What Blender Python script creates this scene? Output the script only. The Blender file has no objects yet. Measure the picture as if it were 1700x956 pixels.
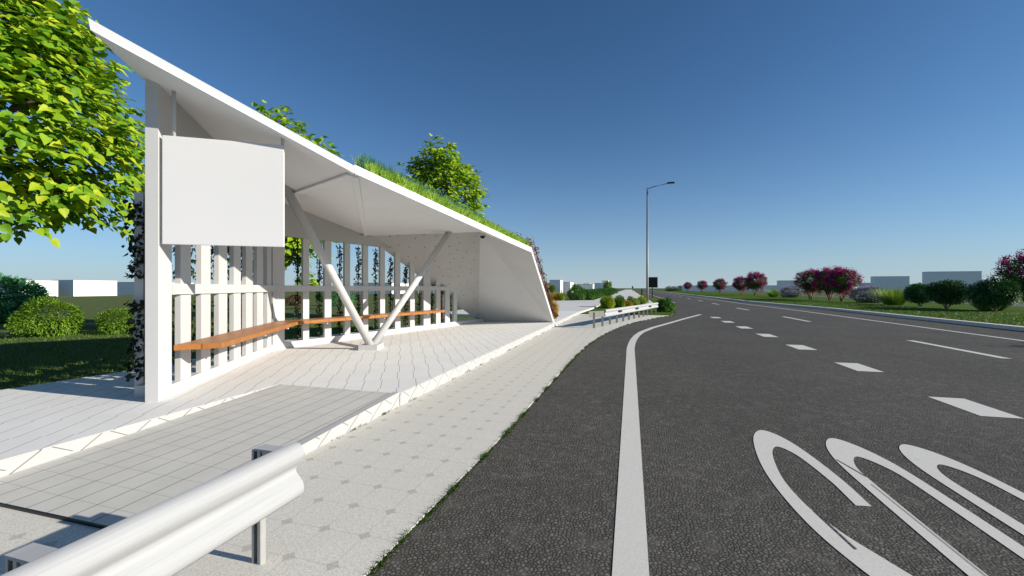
import bpy, bmesh, math, random
import numpy as np
from mathutils import Vector
random.seed(7); rng = np.random.default_rng(7)
sc = bpy.context.scene
COL = sc.collection
R = math.radians

# ---------------------------------------------------------------- helpers
def tag(o, label=None, cat=None, group=None, kind=None):
    if label: o['label'] = label
    if cat: o['category'] = cat
    if group: o['group'] = group
    if kind: o['kind'] = kind
    return o

def empty(name, loc=(0, 0, 0), rz=0.0):
    o = bpy.data.objects.new(name, None); COL.objects.link(o)
    o.location = loc; o.rotation_euler = (0, 0, rz); o.empty_display_size = .2
    return o

def mesh_obj(name, verts, faces, mat, parent=None, smooth=False):
    me = bpy.data.meshes.new(name)
    me.from_pydata([tuple(map(float, v)) for v in verts], [], [tuple(int(i) for i in f) for f in faces])
    me.update()
    if mat: me.materials.append(mat)
    if smooth:
        me.polygons.foreach_set('use_smooth', [True] * len(me.polygons))
    o = bpy.data.objects.new(name, me); COL.objects.link(o)
    if parent: o.parent = parent
    return o

def copy_tree(o, parent=None):
    c = o.copy(); COL.objects.link(c)
    if parent: c.parent = parent
    for ch in list(o.children): copy_tree(ch, c)
    return c

class MB:
    def __init__(s): s.v = []; s.f = []
    def add(s, vs, fs):
        n = len(s.v); s.v += [tuple(v) for v in vs]; s.f += [tuple(i + n for i in f) for f in fs]; return s
    def prism(s, poly, z0, z1):
        """poly: list of (x,y) or (x,y,ztop) counter-clockwise"""
        n = len(poly)
        vs = [(p[0], p[1], z0) for p in poly] + [(p[0], p[1], p[2] if len(p) > 2 else z1) for p in poly]
        fs = [tuple(range(n))[::-1], tuple(range(n, 2 * n))] + [(i, (i + 1) % n, n + (i + 1) % n, n + i) for i in range(n)]
        return s.add(vs, fs)
    def box(s, c, size, rz=0.0):
        a, b, h = [k / 2 for k in size]; cs, sn = math.cos(rz), math.sin(rz)
        P = [(c[0] + x * cs - y * sn, c[1] + x * sn + y * cs) for x, y in ((-a, -b), (a, -b), (a, b), (-a, b))]
        return s.prism(P, c[2] - h, c[2] + h)
    def tube(s, pts, rad, n=10, cap=True):
        pts = [Vector(p) for p in pts]
        if not hasattr(rad, '__len__'): rad = [rad] * len(pts)
        base = len(s.v); up = Vector((0, 0, 1))
        for i, p in enumerate(pts):
            t = (pts[min(i + 1, len(pts) - 1)] - pts[max(i - 1, 0)]).normalized()
            u = t.cross(up) if abs(t.z) < .95 else t.cross(Vector((0, 1, 0))); u.normalize(); w = t.cross(u)
            for k in range(n):
                a = 2 * math.pi * k / n
                s.v.append(tuple(p + (u * math.cos(a) + w * math.sin(a)) * rad[i]))
        for i in range(len(pts) - 1):
            for k in range(n):
                a = base + i * n + k; b = base + i * n + (k + 1) % n
                s.f.append((a, b, b + n, a + n))
        if cap:
            s.f.append(tuple(base + k for k in range(n))[::-1]); e = base + (len(pts) - 1) * n
            s.f.append(tuple(e + k for k in range(n)))
        return s
    def build(s, name, mat, parent=None, smooth=False):
        o = mesh_obj(name, s.v, s.f, mat, parent, smooth)
        bm = bmesh.new(); bm.from_mesh(o.data); bmesh.ops.recalc_face_normals(bm, faces=bm.faces); bm.to_mesh(o.data); bm.free()
        return o

# ---------------------------------------------------------------- materials
def new_mat(name):
    m = bpy.data.materials.new(name); m.use_nodes = True
    nt = m.node_tree; b = nt.nodes['Principled BSDF']
    return m, nt, b
def node(nt, t, **kw):
    n = nt.nodes.new(t)
    for k, v in kw.items():
        if hasattr(n, k): setattr(n, k, v)
        else: n.inputs[k].default_value = v
    return n
def math_n(nt, op, a, b=None, clamp=False):
    n = nt.nodes.new('ShaderNodeMath'); n.operation = op; n.use_clamp = clamp
    for i, x in enumerate((a, b)):
        if x is None: continue
        if isinstance(x, (int, float)): n.inputs[i].default_value = x
        else: nt.links.new(x, n.inputs[i])
    return n.outputs[0]
def mixc(nt, fac, a, b):
    n = nt.nodes.new('ShaderNodeMix'); n.data_type = 'RGBA'
    for sock, x in ((n.inputs[0], fac), (n.inputs[6], a), (n.inputs[7], b)):
        if isinstance(x, (int, float)): sock.default_value = x
        elif isinstance(x, tuple): sock.default_value = (*x, 1) if len(x) == 3 else x
        else: nt.links.new(x, sock)
    return n.outputs[2]
def noise(nt, vec, scale, detail=4, rough=.6):
    n = node(nt, 'ShaderNodeTexNoise'); n.inputs['Scale'].default_value = scale; n.inputs['Detail'].default_value = detail
    n.inputs['Roughness'].default_value = rough
    if vec is not None: nt.links.new(vec, n.inputs['Vector'])
    return n.outputs['Fac']
def ramp(nt, fac, stops):
    n = nt.nodes.new('ShaderNodeValToRGB'); e = n.color_ramp.elements
    while len(e) < len(stops): e.new(.5)
    for i, (p, c) in enumerate(stops): e[i].position = p; e[i].color = (*c, 1)
    nt.links.new(fac, n.inputs[0]); return n.outputs[0]
def geo_pos(nt): return nt.nodes.new('ShaderNodeNewGeometry').outputs['Position']
def rot_vec(nt, vec, rz=0, scale=(1, 1, 1), loc=(0, 0, 0)):
    n = nt.nodes.new('ShaderNodeMapping'); nt.links.new(vec, n.inputs[0])
    n.inputs['Rotation'].default_value = (0, 0, rz); n.inputs['Scale'].default_value = scale; n.inputs['Location'].default_value = loc
    return n.outputs[0]
def bump(nt, b, h, strength=.3, dist=.01):
    n = nt.nodes.new('ShaderNodeBump'); n.inputs['Strength'].default_value = strength; n.inputs['Distance'].default_value = dist
    nt.links.new(h, n.inputs['Height']); nt.links.new(n.outputs[0], b.inputs['Normal'])

def simple(name, col, rough=.6, var=.06, scale=3.0, metal=0.0, bumpy=0.0):
    m, nt, b = new_mat(name)
    f = noise(nt, geo_pos(nt), scale, 5)
    d = tuple(max(0, c * (1 - var)) for c in col); l = tuple(min(1, c * (1 + var)) for c in col)
    nt.links.new(ramp(nt, f, [(.3, d), (.7, l)]), b.inputs['Base Color'])
    b.inputs['Roughness'].default_value = rough; b.inputs['Metallic'].default_value = metal
    b.inputs['Specular IOR Level'].default_value = .25
    if bumpy: bump(nt, b, noise(nt, geo_pos(nt), 60, 4), bumpy, .004)
    return m

M = {}
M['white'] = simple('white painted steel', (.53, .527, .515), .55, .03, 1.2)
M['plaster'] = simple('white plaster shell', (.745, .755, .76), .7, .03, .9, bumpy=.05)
M['header'] = simple('shade-toned header white', (.44, .437, .425), .6, .03, 1.2)  # same white as the slats, darkened so the colour carries the header's shade
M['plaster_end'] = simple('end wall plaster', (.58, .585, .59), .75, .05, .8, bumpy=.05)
M['board'] = simple('board white', (.66, .655, .645), .5, .015, .6)
M['dark_metal'] = simple('dark metal', (.03, .03, .03), .4, .1)
M['black'] = simple('black plastic', (.012, .012, .013), .3, .1)
M['lamp_metal'] = simple('grey lamp steel', (.22, .21, .19), .45, .08, metal=.3)
M['sign_back'] = simple('sign dark', (.022, .023, .02), .6, .1)
M['concrete'] = simple('kerb concrete', (.76, .70, .61), .85, .1, 5, bumpy=.2)
M['bwall'] = simple('building wall', (.88, .85, .83), .8, .02, .1)
M['broof'] = simple('building roof', (.35, .34, .35), .8, .03, .1)
M['bark'] = simple('bark', (.14, .10, .075), .9, .3, 20, bumpy=.5)
M['bark_pale'] = simple('pale bark', (.26, .19, .13), .9, .3, 12, bumpy=.3)
M['red'] = simple('red marker', (.32, .03, .02), .5, .05)
M['stem'] = simple('vine stem', (.018, .016, .012), .9, .2)

def galv():
    m, nt, b = new_mat('galvanised rail')
    v = rot_vec(nt, geo_pos(nt), 0, (6, .5, 30))
    f = noise(nt, v, 3, 6, .65)
    nt.links.new(ramp(nt, f, [(.3, (.36, .37, .37)), (.5, (.40, .407, .405)), (.75, (.44, .447, .445))]), b.inputs['Base Color'])
    b.inputs['Roughness'].default_value = .8; b.inputs['Metallic'].default_value = .0; b.inputs['Specular IOR Level'].default_value = .12
    bump(nt, b, f, .06, .003)
    return m
M['galv'] = galv()
M['post_steel'] = simple('post steel', (.42, .42, .40), .45, .12, 8, metal=.3)

def wood():
    m, nt, b = new_mat('bench wood')
    p = geo_pos(nt)
    g = noise(nt, rot_vec(nt, p, R(28), (30, 2.2, 8)), 2.2, 6, .6)
    br = node(nt, 'ShaderNodeTexBrick'); nt.links.new(rot_vec(nt, p, R(-62), (1, 1, 1)), br.inputs['Vector'])
    br.inputs['Scale'].default_value = 1; br.inputs['Brick Width'].default_value = .9; br.inputs['Row Height'].default_value = .14
    br.inputs['Mortar Size'].default_value = .003
    br.inputs['Color1'].default_value = (.33, .125, .024, 1); br.inputs['Color2'].default_value = (.41, .17, .036, 1); br.inputs['Mortar'].default_value = (.15, .05, .012, 1)
    c = mixc(nt, ramp(nt, g, [(.3, (.55, .55, .55)), (.7, (0, 0, 0))]), br.outputs['Color'], (.28, .085, .015))
    nt.links.new(c, b.inputs['Base Color']); b.inputs['Roughness'].default_value = .45
    return m
M['wood'] = wood()

def frac_line(nt, coord, period, half):
    """1 on a line of half width at multiples of period"""
    f = math_n(nt, 'FRACT', math_n(nt, 'DIVIDE', coord, period))
    d = math_n(nt, 'MULTIPLY', math_n(nt, 'SUBTRACT', .5, math_n(nt, 'ABSOLUTE', math_n(nt, 'SUBTRACT', f, .5))), period)
    return math_n(nt, 'LESS_THAN', d, half)

def sep(nt, v):
    n = nt.nodes.new('ShaderNodeSeparateXYZ'); nt.links.new(v, n.inputs[0]); return n.outputs

def platform_mat():
    m, nt, b = new_mat('platform paving')
    p = geo_pos(nt)
    x, y, z = sep(nt, p)
    # a wall face carries the same bond laid at an angle: lines lean with height
    comb = nt.nodes.new('ShaderNodeCombineXYZ')
    nt.links.new(math_n(nt, 'ADD', x, math_n(nt, 'MULTIPLY', z, 1.0)), comb.inputs[0]); nt.links.new(math_n(nt, 'SUBTRACT', y, math_n(nt, 'MULTIPLY', z, .9)), comb.inputs[1])
    u, w, _ = sep(nt, rot_vec(nt, comb.outputs[0], R(-30)))
    # interlocking bond: the long joint jogs sideways in every other row
    row = math_n(nt, 'FLOOR', math_n(nt, 'DIVIDE', w, .6))
    par = math_n(nt, 'MODULO', math_n(nt, 'ABSOLUTE', row), 2.0)
    u2 = math_n(nt, 'ADD', u, math_n(nt, 'MULTIPLY', par, .026))
    la = frac_line(nt, u2, .25, .0035)
    lb = math_n(nt, 'MULTIPLY', frac_line(nt, w, .30, .002), .14)
    ln = math_n(nt, 'MAXIMUM', la, lb)
    f = noise(nt, p, 2.0, 5); f2 = noise(nt, p, 80, 3)
    tone = nt.nodes.new('ShaderNodeTexWhiteNoise'); tone.noise_dimensions = '2D'
    c2 = nt.nodes.new('ShaderNodeCombineXYZ'); nt.links.new(math_n(nt, 'FLOOR', math_n(nt, 'DIVIDE', u2, .25)), c2.inputs[0]); nt.links.new(row, c2.inputs[1]); nt.links.new(c2.outputs[0], tone.inputs['Vector'])
    base = ramp(nt, f, [(.3, (.705, .695, .665)), (.7, (.765, .755, .725))])
    base = mixc(nt, math_n(nt, 'MULTIPLY', tone.outputs['Value'], .10), base, (.6, .595, .57))
    base = mixc(nt, math_n(nt, 'MULTIPLY', f2, .10), base, (.5, .49, .46))
    nt.links.new(mixc(nt, ln, base, (.15, .15, .14)), b.inputs['Base Color'])
    b.inputs['Roughness'].default_value = .8; b.inputs['Specular IOR Level'].default_value = .2
    bump(nt, b, math_n(nt, 'SUBTRACT', 1.0, ln), .3, .004)
    return m
M['platform'] = platform_mat()
def kerbstone_mat():
    m, nt, b = new_mat('platform edge stone')
    p = geo_pos(nt); x, y, z = sep(nt, p)
    la = frac_line(nt, math_n(nt, 'SUBTRACT', y, math_n(nt, 'MULTIPLY', z, 1.5)), .44, .010)
    lb = math_n(nt, 'MULTIPLY', frac_line(nt, math_n(nt, 'ADD', math_n(nt, 'SUBTRACT', y, .178), math_n(nt, 'MULTIPLY', z, 1.6)), .44, .009), math_n(nt, 'GREATER_THAN', z, .085))
    base = ramp(nt, noise(nt, p, 3, 4), [(.3, (.42, .415, .40)), (.7, (.46, .455, .44))])
    face = math_n(nt, 'GREATER_THAN', sep(nt, nt.nodes.new('ShaderNodeNewGeometry').outputs['Normal'])[0], .7)   # joints run on the upright face
    nt.links.new(mixc(nt, math_n(nt, 'MULTIPLY', math_n(nt, 'MAXIMUM', la, lb), face), base, (.19, .19, .18)), b.inputs['Base Color'])
    b.inputs['Roughness'].default_value = .8; b.inputs['Specular IOR Level'].default_value = .2
    return m
M['kerbstone'] = kerbstone_mat()

def ramp_mat():
    m, nt, b = new_mat('ramp paving')
    p = geo_pos(nt); u, w, _ = sep(nt, rot_vec(nt, p, R(2.0)))
    la = frac_line(nt, u, .222, .0042); lb = math_n(nt, 'MULTIPLY', frac_line(nt, w, .222, .003), .35)
    ln = math_n(nt, 'MAXIMUM', la, lb)
    f2 = noise(nt, p, 60, 3)
    base = ramp(nt, noise(nt, p, 3, 4), [(.3, (.54, .525, .475)), (.7, (.60, .585, .535))])
    base = mixc(nt, math_n(nt, 'MULTIPLY', f2, .2), base, (.38, .36, .33))
    nt.links.new(mixc(nt, ln, base, (.12, .115, .10)), b.inputs['Base Color'])
    b.inputs['Roughness'].default_value = .85; b.inputs['Specular IOR Level'].default_value = .2
    bump(nt, b, math_n(nt, 'SUBTRACT', 1.0, ln), .5, .005)
    return m
M['ramp'] = ramp_mat()

def pavement_mat():
    m, nt, b = new_mat('octagon pavement')
    p = geo_pos(nt); P = .305
    x, y, z = sep(nt, rot_vec(nt, p, 0, (1, 1, 1), (.12, .08, 0)))
    def cell(c):
        f = math_n(nt, 'FRACT', math_n(nt, 'DIVIDE', c, P))
        return math_n(nt, 'MULTIPLY', math_n(nt, 'SUBTRACT', .5, math_n(nt, 'ABSOLUTE', math_n(nt, 'SUBTRACT', f, .5))), P)
    dx, dy = cell(x), cell(y)
    dm = math_n(nt, 'ADD', dx, dy)
    dia = math_n(nt, 'LESS_THAN', dm, .041)
    rim = math_n(nt, 'SUBTRACT', math_n(nt, 'LESS_THAN', dm, .045), dia)
    ln = math_n(nt, 'MULTIPLY', math_n(nt, 'LESS_THAN', math_n(nt, 'MINIMUM', dx, dy), .0016), .5)
    sp = noise(nt, p, 150, 2, .5); big = noise(nt, p, 1.1, 4)
    base = ramp(nt, sp, [(.35, (.48, .455, .385)), (.50, (.66, .635, .56)), (.7, (.75, .725, .65))])
    base = mixc(nt, math_n(nt, 'MULTIPLY', big, .25), base, (.5, .485, .44))
    stripes = ramp(nt, noise(nt, rot_vec(nt, p, R(45), (60, 160, 1)), 1, 2), [(.35, (.38, .355, .30)), (.65, (.60, .57, .50))])
    c = mixc(nt, dia, base, stripes)
    c = mixc(nt, math_n(nt, 'MAXIMUM', ln, math_n(nt, 'MULTIPLY', rim, .6)), c, (.28, .26, .22))
    nt.links.new(c, b.inputs['Base Color']); b.inputs['Roughness'].default_value = .85; b.inputs['Specular IOR Level'].default_value = .2
    bump(nt, b, sp, .15, .002)
    return m
M['pavement'] = pavement_mat()

def asphalt_mat(name='asphalt', k=1.0):
    m, nt, b = new_mat(name)
    p = geo_pos(nt)
    warp = nt.nodes.new('ShaderNodeTexNoise'); warp.inputs['Scale'].default_value = 14; nt.links.new(p, warp.inputs['Vector'])
    va = nt.nodes.new('ShaderNodeVectorMath'); va.operation = 'SCALE'; va.inputs['Scale'].default_value = .03; nt.links.new(warp.outputs['Color'], va.inputs[0])
    vb = nt.nodes.new('ShaderNodeVectorMath'); vb.operation = 'ADD'; nt.links.new(p, vb.inputs[0]); nt.links.new(va.outputs[0], vb.inputs[1])
    v = node(nt, 'ShaderNodeTexVoronoi', feature='DISTANCE_TO_EDGE'); v.voronoi_dimensions = '2D'; v.inputs['Scale'].default_value = 38; nt.links.new(vb.outputs[0], v.inputs['Vector'])
    v2 = node(nt, 'ShaderNodeTexVoronoi', feature='F1'); v2.voronoi_dimensions = '2D'; v2.inputs['Scale'].default_value = 38; nt.links.new(vb.outputs[0], v2.inputs['Vector'])
    patch = noise(nt, p, 5, 3)
    edge = ramp(nt, v.outputs['Distance'], [(.0, (0, 0, 0)), (.10, (.35, .35, .35)), (.34, (1, 1, 1))])
    s = sep(nt, v2.outputs['Color'])[0]
    stone = ramp(nt, s, [(0, tuple(k * c for c in (0.104, 0.098, 0.084))), (.6, tuple(k * c for c in (0.144, 0.135, 0.117))), (1, tuple(k * c for c in (0.213, 0.201, 0.174)))])
    fine = noise(nt, p, 260, 2)
    stone = mixc(nt, math_n(nt, 'MULTIPLY', fine, .5), stone, tuple(k * c for c in (0.134, 0.126, 0.109)))
    edge2 = math_n(nt, 'MAXIMUM', sep(nt, edge)[0], ramp(nt, patch, [(.42, (0, 0, 0)), (.75, (.8, .8, .8))]))
    c = mixc(nt, edge2, tuple(k * c for c in (0.034, 0.032, 0.028)), stone)
    large = ramp(nt, noise(nt, p, .35, 4), [(.35, (.88, .88, .88)), (.65, (1.06, 1.06, 1.05))])
    mm = nt.nodes.new('ShaderNodeMix'); mm.data_type = 'RGBA'; mm.blend_type = 'MULTIPLY'; mm.inputs[0].default_value = 1
    nt.links.new(c, mm.inputs[6]); nt.links.new(large, mm.inputs[7])
    nt.links.new(mm.outputs[2], b.inputs['Base Color']); b.inputs['Roughness'].default_value = .8; b.inputs['Specular IOR Level'].default_value = .12
    bump(nt, b, edge2, .4, .006)
    return m
M['asphalt'] = asphalt_mat()
M['asphalt_far'] = simple('asphalt second road', (.10, .10, .105), .85, .1, 2)
def paint_mat():
    m, nt, b = new_mat('road paint')
    p = geo_pos(nt); f = noise(nt, p, 70, 3); g = noise(nt, p, 4, 5)
    base = ramp(nt, f, [(.3, (.57, .55, .50)), (.7, (.67, .65, .595))])
    base = mixc(nt, ramp(nt, g, [(.62, (0, 0, 0)), (.8, (.35, .35, .35))]), base, (.33, .32, .29))
    nt.links.new(base, b.inputs['Base Color']); b.inputs['Roughness'].default_value = .7; b.inputs['Specular IOR Level'].default_value = .2
    bump(nt, b, f, .2, .002)
    return m
M['paint'] = paint_mat()

def grass_mat(name, a, c, d, sc1=.5):
    m, nt, b = new_mat(name)
    p = geo_pos(nt)
    f = noise(nt, p, sc1, 6, .7); g = noise(nt, p, 40, 4, .7); h = noise(nt, p, 7, 4, .6)
    base = ramp(nt, f, [(.3, a), (.55, c), (.75, d)])
    base = mixc(nt, math_n(nt, 'MULTIPLY', h, .35), base, tuple(k * .6 for k in a))
    nt.links.new(mixc(nt, ramp(nt, g, [(.35, (.55, .55, .55)), (.6, (0, 0, 0))]), base, tuple(k * .35 for k in a)), b.inputs['Base Color'])
    b.inputs['Roughness'].default_value = 1; b.inputs['Specular IOR Level'].default_value = .05
    bump(nt, b, g, .5, .04)
    return m
M['lawn'] = grass_mat('lawn', (.105, .140, .046), (.130, .165, .058), (.155, .180, .074))
M['median'] = grass_mat('median grass', (.065, .125, .016), (.09, .16, .020), (.11, .175, .028))

def leaf_mat(name, stops, trans=.35, rough=.5):
    m, nt, b = new_mat(name)
    g = nt.nodes.new('ShaderNodeNewGeometry')
    c = ramp(nt, g.outputs['Random Per Island'], stops)
    f = noise(nt, g.outputs['Position'], 3.5, 3)
    mm = nt.nodes.new('ShaderNodeMix'); mm.data_type = 'RGBA'; mm.blend_type = 'MULTIPLY'; mm.inputs[0].default_value = 1
    nt.links.new(c, mm.inputs[6]); nt.links.new(ramp(nt, f, [(.3, (.75, .8, .7)), (.7, (1.15, 1.1, 1.1))]), mm.inputs[7])
    c = mm.outputs[2]
    nt.links.new(c, b.inputs['Base Color']); b.inputs['Roughness'].default_value = rough; b.inputs['Specular IOR Level'].default_value = .3
    t = nt.nodes.new('ShaderNodeBsdfTranslucent'); nt.links.new(c, t.inputs[0])
    mx = nt.nodes.new('ShaderNodeMixShader'); mx.inputs[0].default_value = trans
    out = nt.nodes['Material Output']
    nt.links.new(b.outputs[0], mx.inputs[1]); nt.links.new(t.outputs[0], mx.inputs[2]); nt.links.new(mx.outputs[0], out.inputs[0])
    return m
L = {}
L['linden'] = leaf_mat('linden leaf', [(0, (.08, .22, .012)), (.4, (.21, .40, .018)), (.75, (.38, .53, .022)), (1, (.54, .60, .035))], .35)
L['bluegreen'] = leaf_mat('blue green leaf', [(0, (.05, .20, .07)), (1, (.13, .40, .16))], .25)
L['bright'] = leaf_mat('bright bush leaf', [(0, (.06, .15, .012)), (.6, (.16, .30, .02)), (1, (.27, .43, .035))], .3)
L['lime'] = leaf_mat('lime bush leaf', [(0, (.15, .28, .014)), (.6, (.36, .48, .025)), (1, (.58, .60, .05))], .35)
L['dark'] = leaf_mat('dark bush leaf', [(0, (.02, .08, .018)), (.7, (.05, .16, .035)), (1, (.10, .25, .06))], .2)
L['hedge'] = leaf_mat('hedge leaf', [(0, (.03, .10, .012)), (.7, (.07, .21, .025)), (1, (.13, .30, .04))], .25)
L['pink'] = leaf_mat('pink blossom', [(0, (.17, .003, .06)), (.6, (.38, .008, .14)), (1, (.62, .03, .28))], .3)
L['lilac'] = leaf_mat('lilac blossom', [(0, (.30, .17, .40)), (1, (.62, .44, .72))], .35)
L['pampas'] = leaf_mat('pale ornamental blade', [(0, (.14, .26, .03)), (1, (.34, .46, .08))], .3)
L['orange'] = leaf_mat('orange perennial', [(0, (.16, .16, .018)), (.5, (.48, .32, .02)), (1, (.66, .36, .03))], .35)
L['rust'] = leaf_mat('rust creeper leaf', [(0, (.10, .07, .02)), (.4, (.26, .09, .04)), (.8, (.44, .17, .10)), (1, (.40, .28, .07))], .3)
L['redbush'] = leaf_mat('red bush leaf', [(0, (.07, .02, .015)), (1, (.18, .05, .035))], .25)
L['vine'] = leaf_mat('ivy leaf', [(0, (.010, .016, .007)), (.8, (.018, .032, .011)), (1, (.035, .06, .016))], .08)
L['roofgrass'] = leaf_mat('roof grass blade', [(0, (.20, .38, .025)), (.6, (.42, .62, .08)), (1, (.60, .74, .18))], .45)
L['bluegrass'] = leaf_mat('blue fescue blade', [(0, (.05, .18, .11)), (1, (.14, .34, .22))], .4)
L['tuft'] = leaf_mat('verge tuft blade', [(0, (.03, .075, .008)), (.7, (.06, .13, .012)), (1, (.11, .16, .03))], .2)
L['mowed'] = leaf_mat('mowed blade', [(0, (.06, .13, .014)), (.7, (.10, .19, .022)), (1, (.15, .23, .035))], .25)

# ---------------------------------------------------------------- foliage
HEART = np.array([(0, 0), (-.06, .24), (.12, .46), (.45, .40), (.75, .20), (1.05, 0), (.75, -.20), (.45, -.40), (.12, -.46), (-.06, -.24)], float)
HEART_F = [(0, 1, 2, 3, 4, 5), (5, 6, 7, 8, 9, 0)]
OVAL = np.array([(0, 0), (.35, .28), (.75, .2), (1, 0), (.75, -.2), (.35, -.28)], float)
OVAL_F = [(0, 3, 2, 1), (0, 5, 4, 3)]
DIA = np.array([(0, 0), (.5, .32), (1, 0), (.5, -.32)], float)
DIA_F = [(0, 1, 2, 3)]
BLADE = np.array([(0, .5), (0, -.5), (.6, -.3), (.6, .3), (1, 0)], float)
BLADE_F = [(0, 1, 2, 3), (3, 2, 4)]

def unit(a): return a / np.maximum(np.linalg.norm(a, axis=1, keepdims=True), 1e-9)

def cards(name, base, direc, nor, size, width, shape, faces, mat, parent=None, fold=.25, bend=.15):
    """one mesh of many leaves: base points, leaf axes, leaf normals"""
    n = len(base); k = len(shape)
    d = unit(direc); s = unit(np.cross(nor, d)); w = np.cross(d, s)
    size = np.broadcast_to(size, (n,)); width = np.broadcast_to(width, (n,))
    X = shape[:, 0][None, :, None]; Y = shape[:, 1][None, :, None]
    V = base[:, None, :] + d[:, None, :] * X * size[:, None, None] + s[:, None, :] * Y * width[:, None, None] \
        + w[:, None, :] * (np.abs(Y) * fold * width[:, None, None] - X * X * bend * size[:, None, None])
    V = V.reshape(-1, 3)
    off = (np.arange(n) * k)
    loops = np.concatenate([np.concatenate([np.array(f)[None, :] + off[:, None] for f in [fc]], 1).reshape(-1) for fc in faces])
    tot = np.concatenate([np.full(n, len(fc)) for fc in faces]); start = np.concatenate([[0], np.cumsum(tot)[:-1]])
    me = bpy.data.meshes.new(name)
    me.vertices.add(len(V)); me.vertices.foreach_set('co', V.astype(np.float32).ravel())
    me.loops.add(len(loops)); me.loops.foreach_set('vertex_index', loops.astype(np.int32))
    me.polygons.add(len(tot)); me.polygons.foreach_set('loop_start', start.astype(np.int32)); me.polygons.foreach_set('loop_total', tot.astype(np.int32))
    me.update(calc_edges=True); me.validate()
    me.materials.append(mat)
    o = bpy.data.objects.new(name, me); COL.objects.link(o)
    if parent: o.parent = parent
    return o

def rnd_unit(n): return unit(rng.normal(size=(n, 3)))

def blob_points(n, c, r, lumps=14, depth=.5, seed=None, flat=-1.0):
    """points through a dense lumpy crown, thickest near its uneven surface"""
    c = np.array(c, float); r = np.array(r, float)
    g = rnd_unit(lumps + 8); amp = rng.uniform(.5, 1.0, lumps + 8)
    d = rnd_unit(n)
    lump = np.max(amp[None] * np.exp(9 * (d @ g.T - 1)), axis=1)
    rad = (.70 + .32 * lump) * rng.uniform(depth, 1, n) ** .45 + rng.normal(size=n) * .025
    P = d * rad[:, None]
    P[:, 2] = np.where(P[:, 2] < flat, flat + rng.uniform(0, .12, n), P[:, 2])
    return c + P * r, d

def leaf_dirs(out, droop=.3, rnd=.7):
    d = unit(out + np.array([0, 0, -droop]) + rng.normal(size=out.shape) * rnd * .5)
    nrm = unit(out * .5 + np.array([0, 0, .9]) + rng.normal(size=out.shape) * rnd * .5)
    return d, nrm

def trunk(mb, base, top, r0, limbs, r1=.4):
    b, t = Vector(base), Vector(top)
    mb.tube([b, b.lerp(t, .3) + Vector((.03, .02, 0)), b.lerp(t, .65) + Vector((-.04, .03, 0)), t], [r0, r0 * .8, r0 * .62, r0 * r1], 9)
    for lp, at, rr in limbs:
        s = b.lerp(t, at); l = Vector(lp)
        m = s.lerp(l, .5) + Vector((0, 0, (l - s).length * .08))
        mb.tube([s, m, l], [rr, rr * .7, rr * .3], 6)

def linden(name, label, loc, h0, h1, rx, n, leaf, group, seedn, tp=1.0):
    global rng
    rng = np.random.default_rng(seedn)
    t = empty(name, loc); tag(t, label, 'tree', group)
    cz = (h0 + h1) / 2; rz = (h1 - h0) / 2
    mb = MB(); limbs = []
    for k in range(16):
        a = k * 2.4; q = .35 + .5 * rng.random()
        limbs.append(((math.cos(a) * rx * q, math.sin(a) * rx * q, h0 + (h1 - h0) * (.12 + .75 * k / 16)), .33 + .6 * k / 16, .05))
    trunk(mb, (0, 0, 0), (0, 0, h1 - rz * .4), .17, limbs)
    mb.build('trunk', M['bark'], t, True)
    # leaves hang in layered sprays along the branches
    ns = n // 9
    d = rnd_unit(ns); rad = rng.uniform(.35, 1.0, ns) ** .45
    taper = np.where(d[:, 2] > 0, .88 - .30 * tp * d[:, 2], .88 - .55 * tp * d[:, 2])   # widest low down, narrowing upwards
    lump = 1 + .13 * np.sin(3.1 * d[:, 0] * 2 + 1.3) * np.cos(4.3 * d[:, 1] + seedn) + .08 * np.sin(9 * d[:, 2] + 5 * d[:, 0])
    C = d * (rad * lump)[:, None] * np.array([rx, rx, rz]); C[:, :2] *= taper[:, None]; C[:, 2] += cz
    i = np.repeat(np.arange(ns), 9)
    hor = unit(d * np.array([1, 1, .35]) + rng.normal(size=d.shape) * .25)[i]
    along = np.tile(np.linspace(-.5, .5, 9), ns)[:, None] * leaf * 2.6
    side = unit(np.cross(hor, np.array([0, 0, 1.])))
    sgn = np.tile(np.array([1, -1, 1, -1, 1, -1, 1, -1, 0]), ns)[:, None]
    P = C[i] + hor * along + side * sgn * leaf * .25 + np.array([0, 0, -.25]) * (along ** 2) + rng.normal(size=(len(i), 3)) * leaf * .22
    dr = unit(hor * .7 + side * sgn * .8 + np.array([0, 0, -.22]) + rng.normal(size=P.shape) * .25)
    nm = unit(np.array([0, 0, 1.]) + hor * (.5 + .7 * np.clip(d[i][:, 2:3] + .2, 0, 1)) + rng.normal(size=P.shape) * .24 + np.array([.55, -.2, .15]))   # leaves turn to the light
    sz = leaf * rng.uniform(.75, 1.2, len(P))
    cards('crown', P, dr, nm, sz, sz * .92, HEART, HEART_F, L['linden'], t)
    return t

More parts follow.
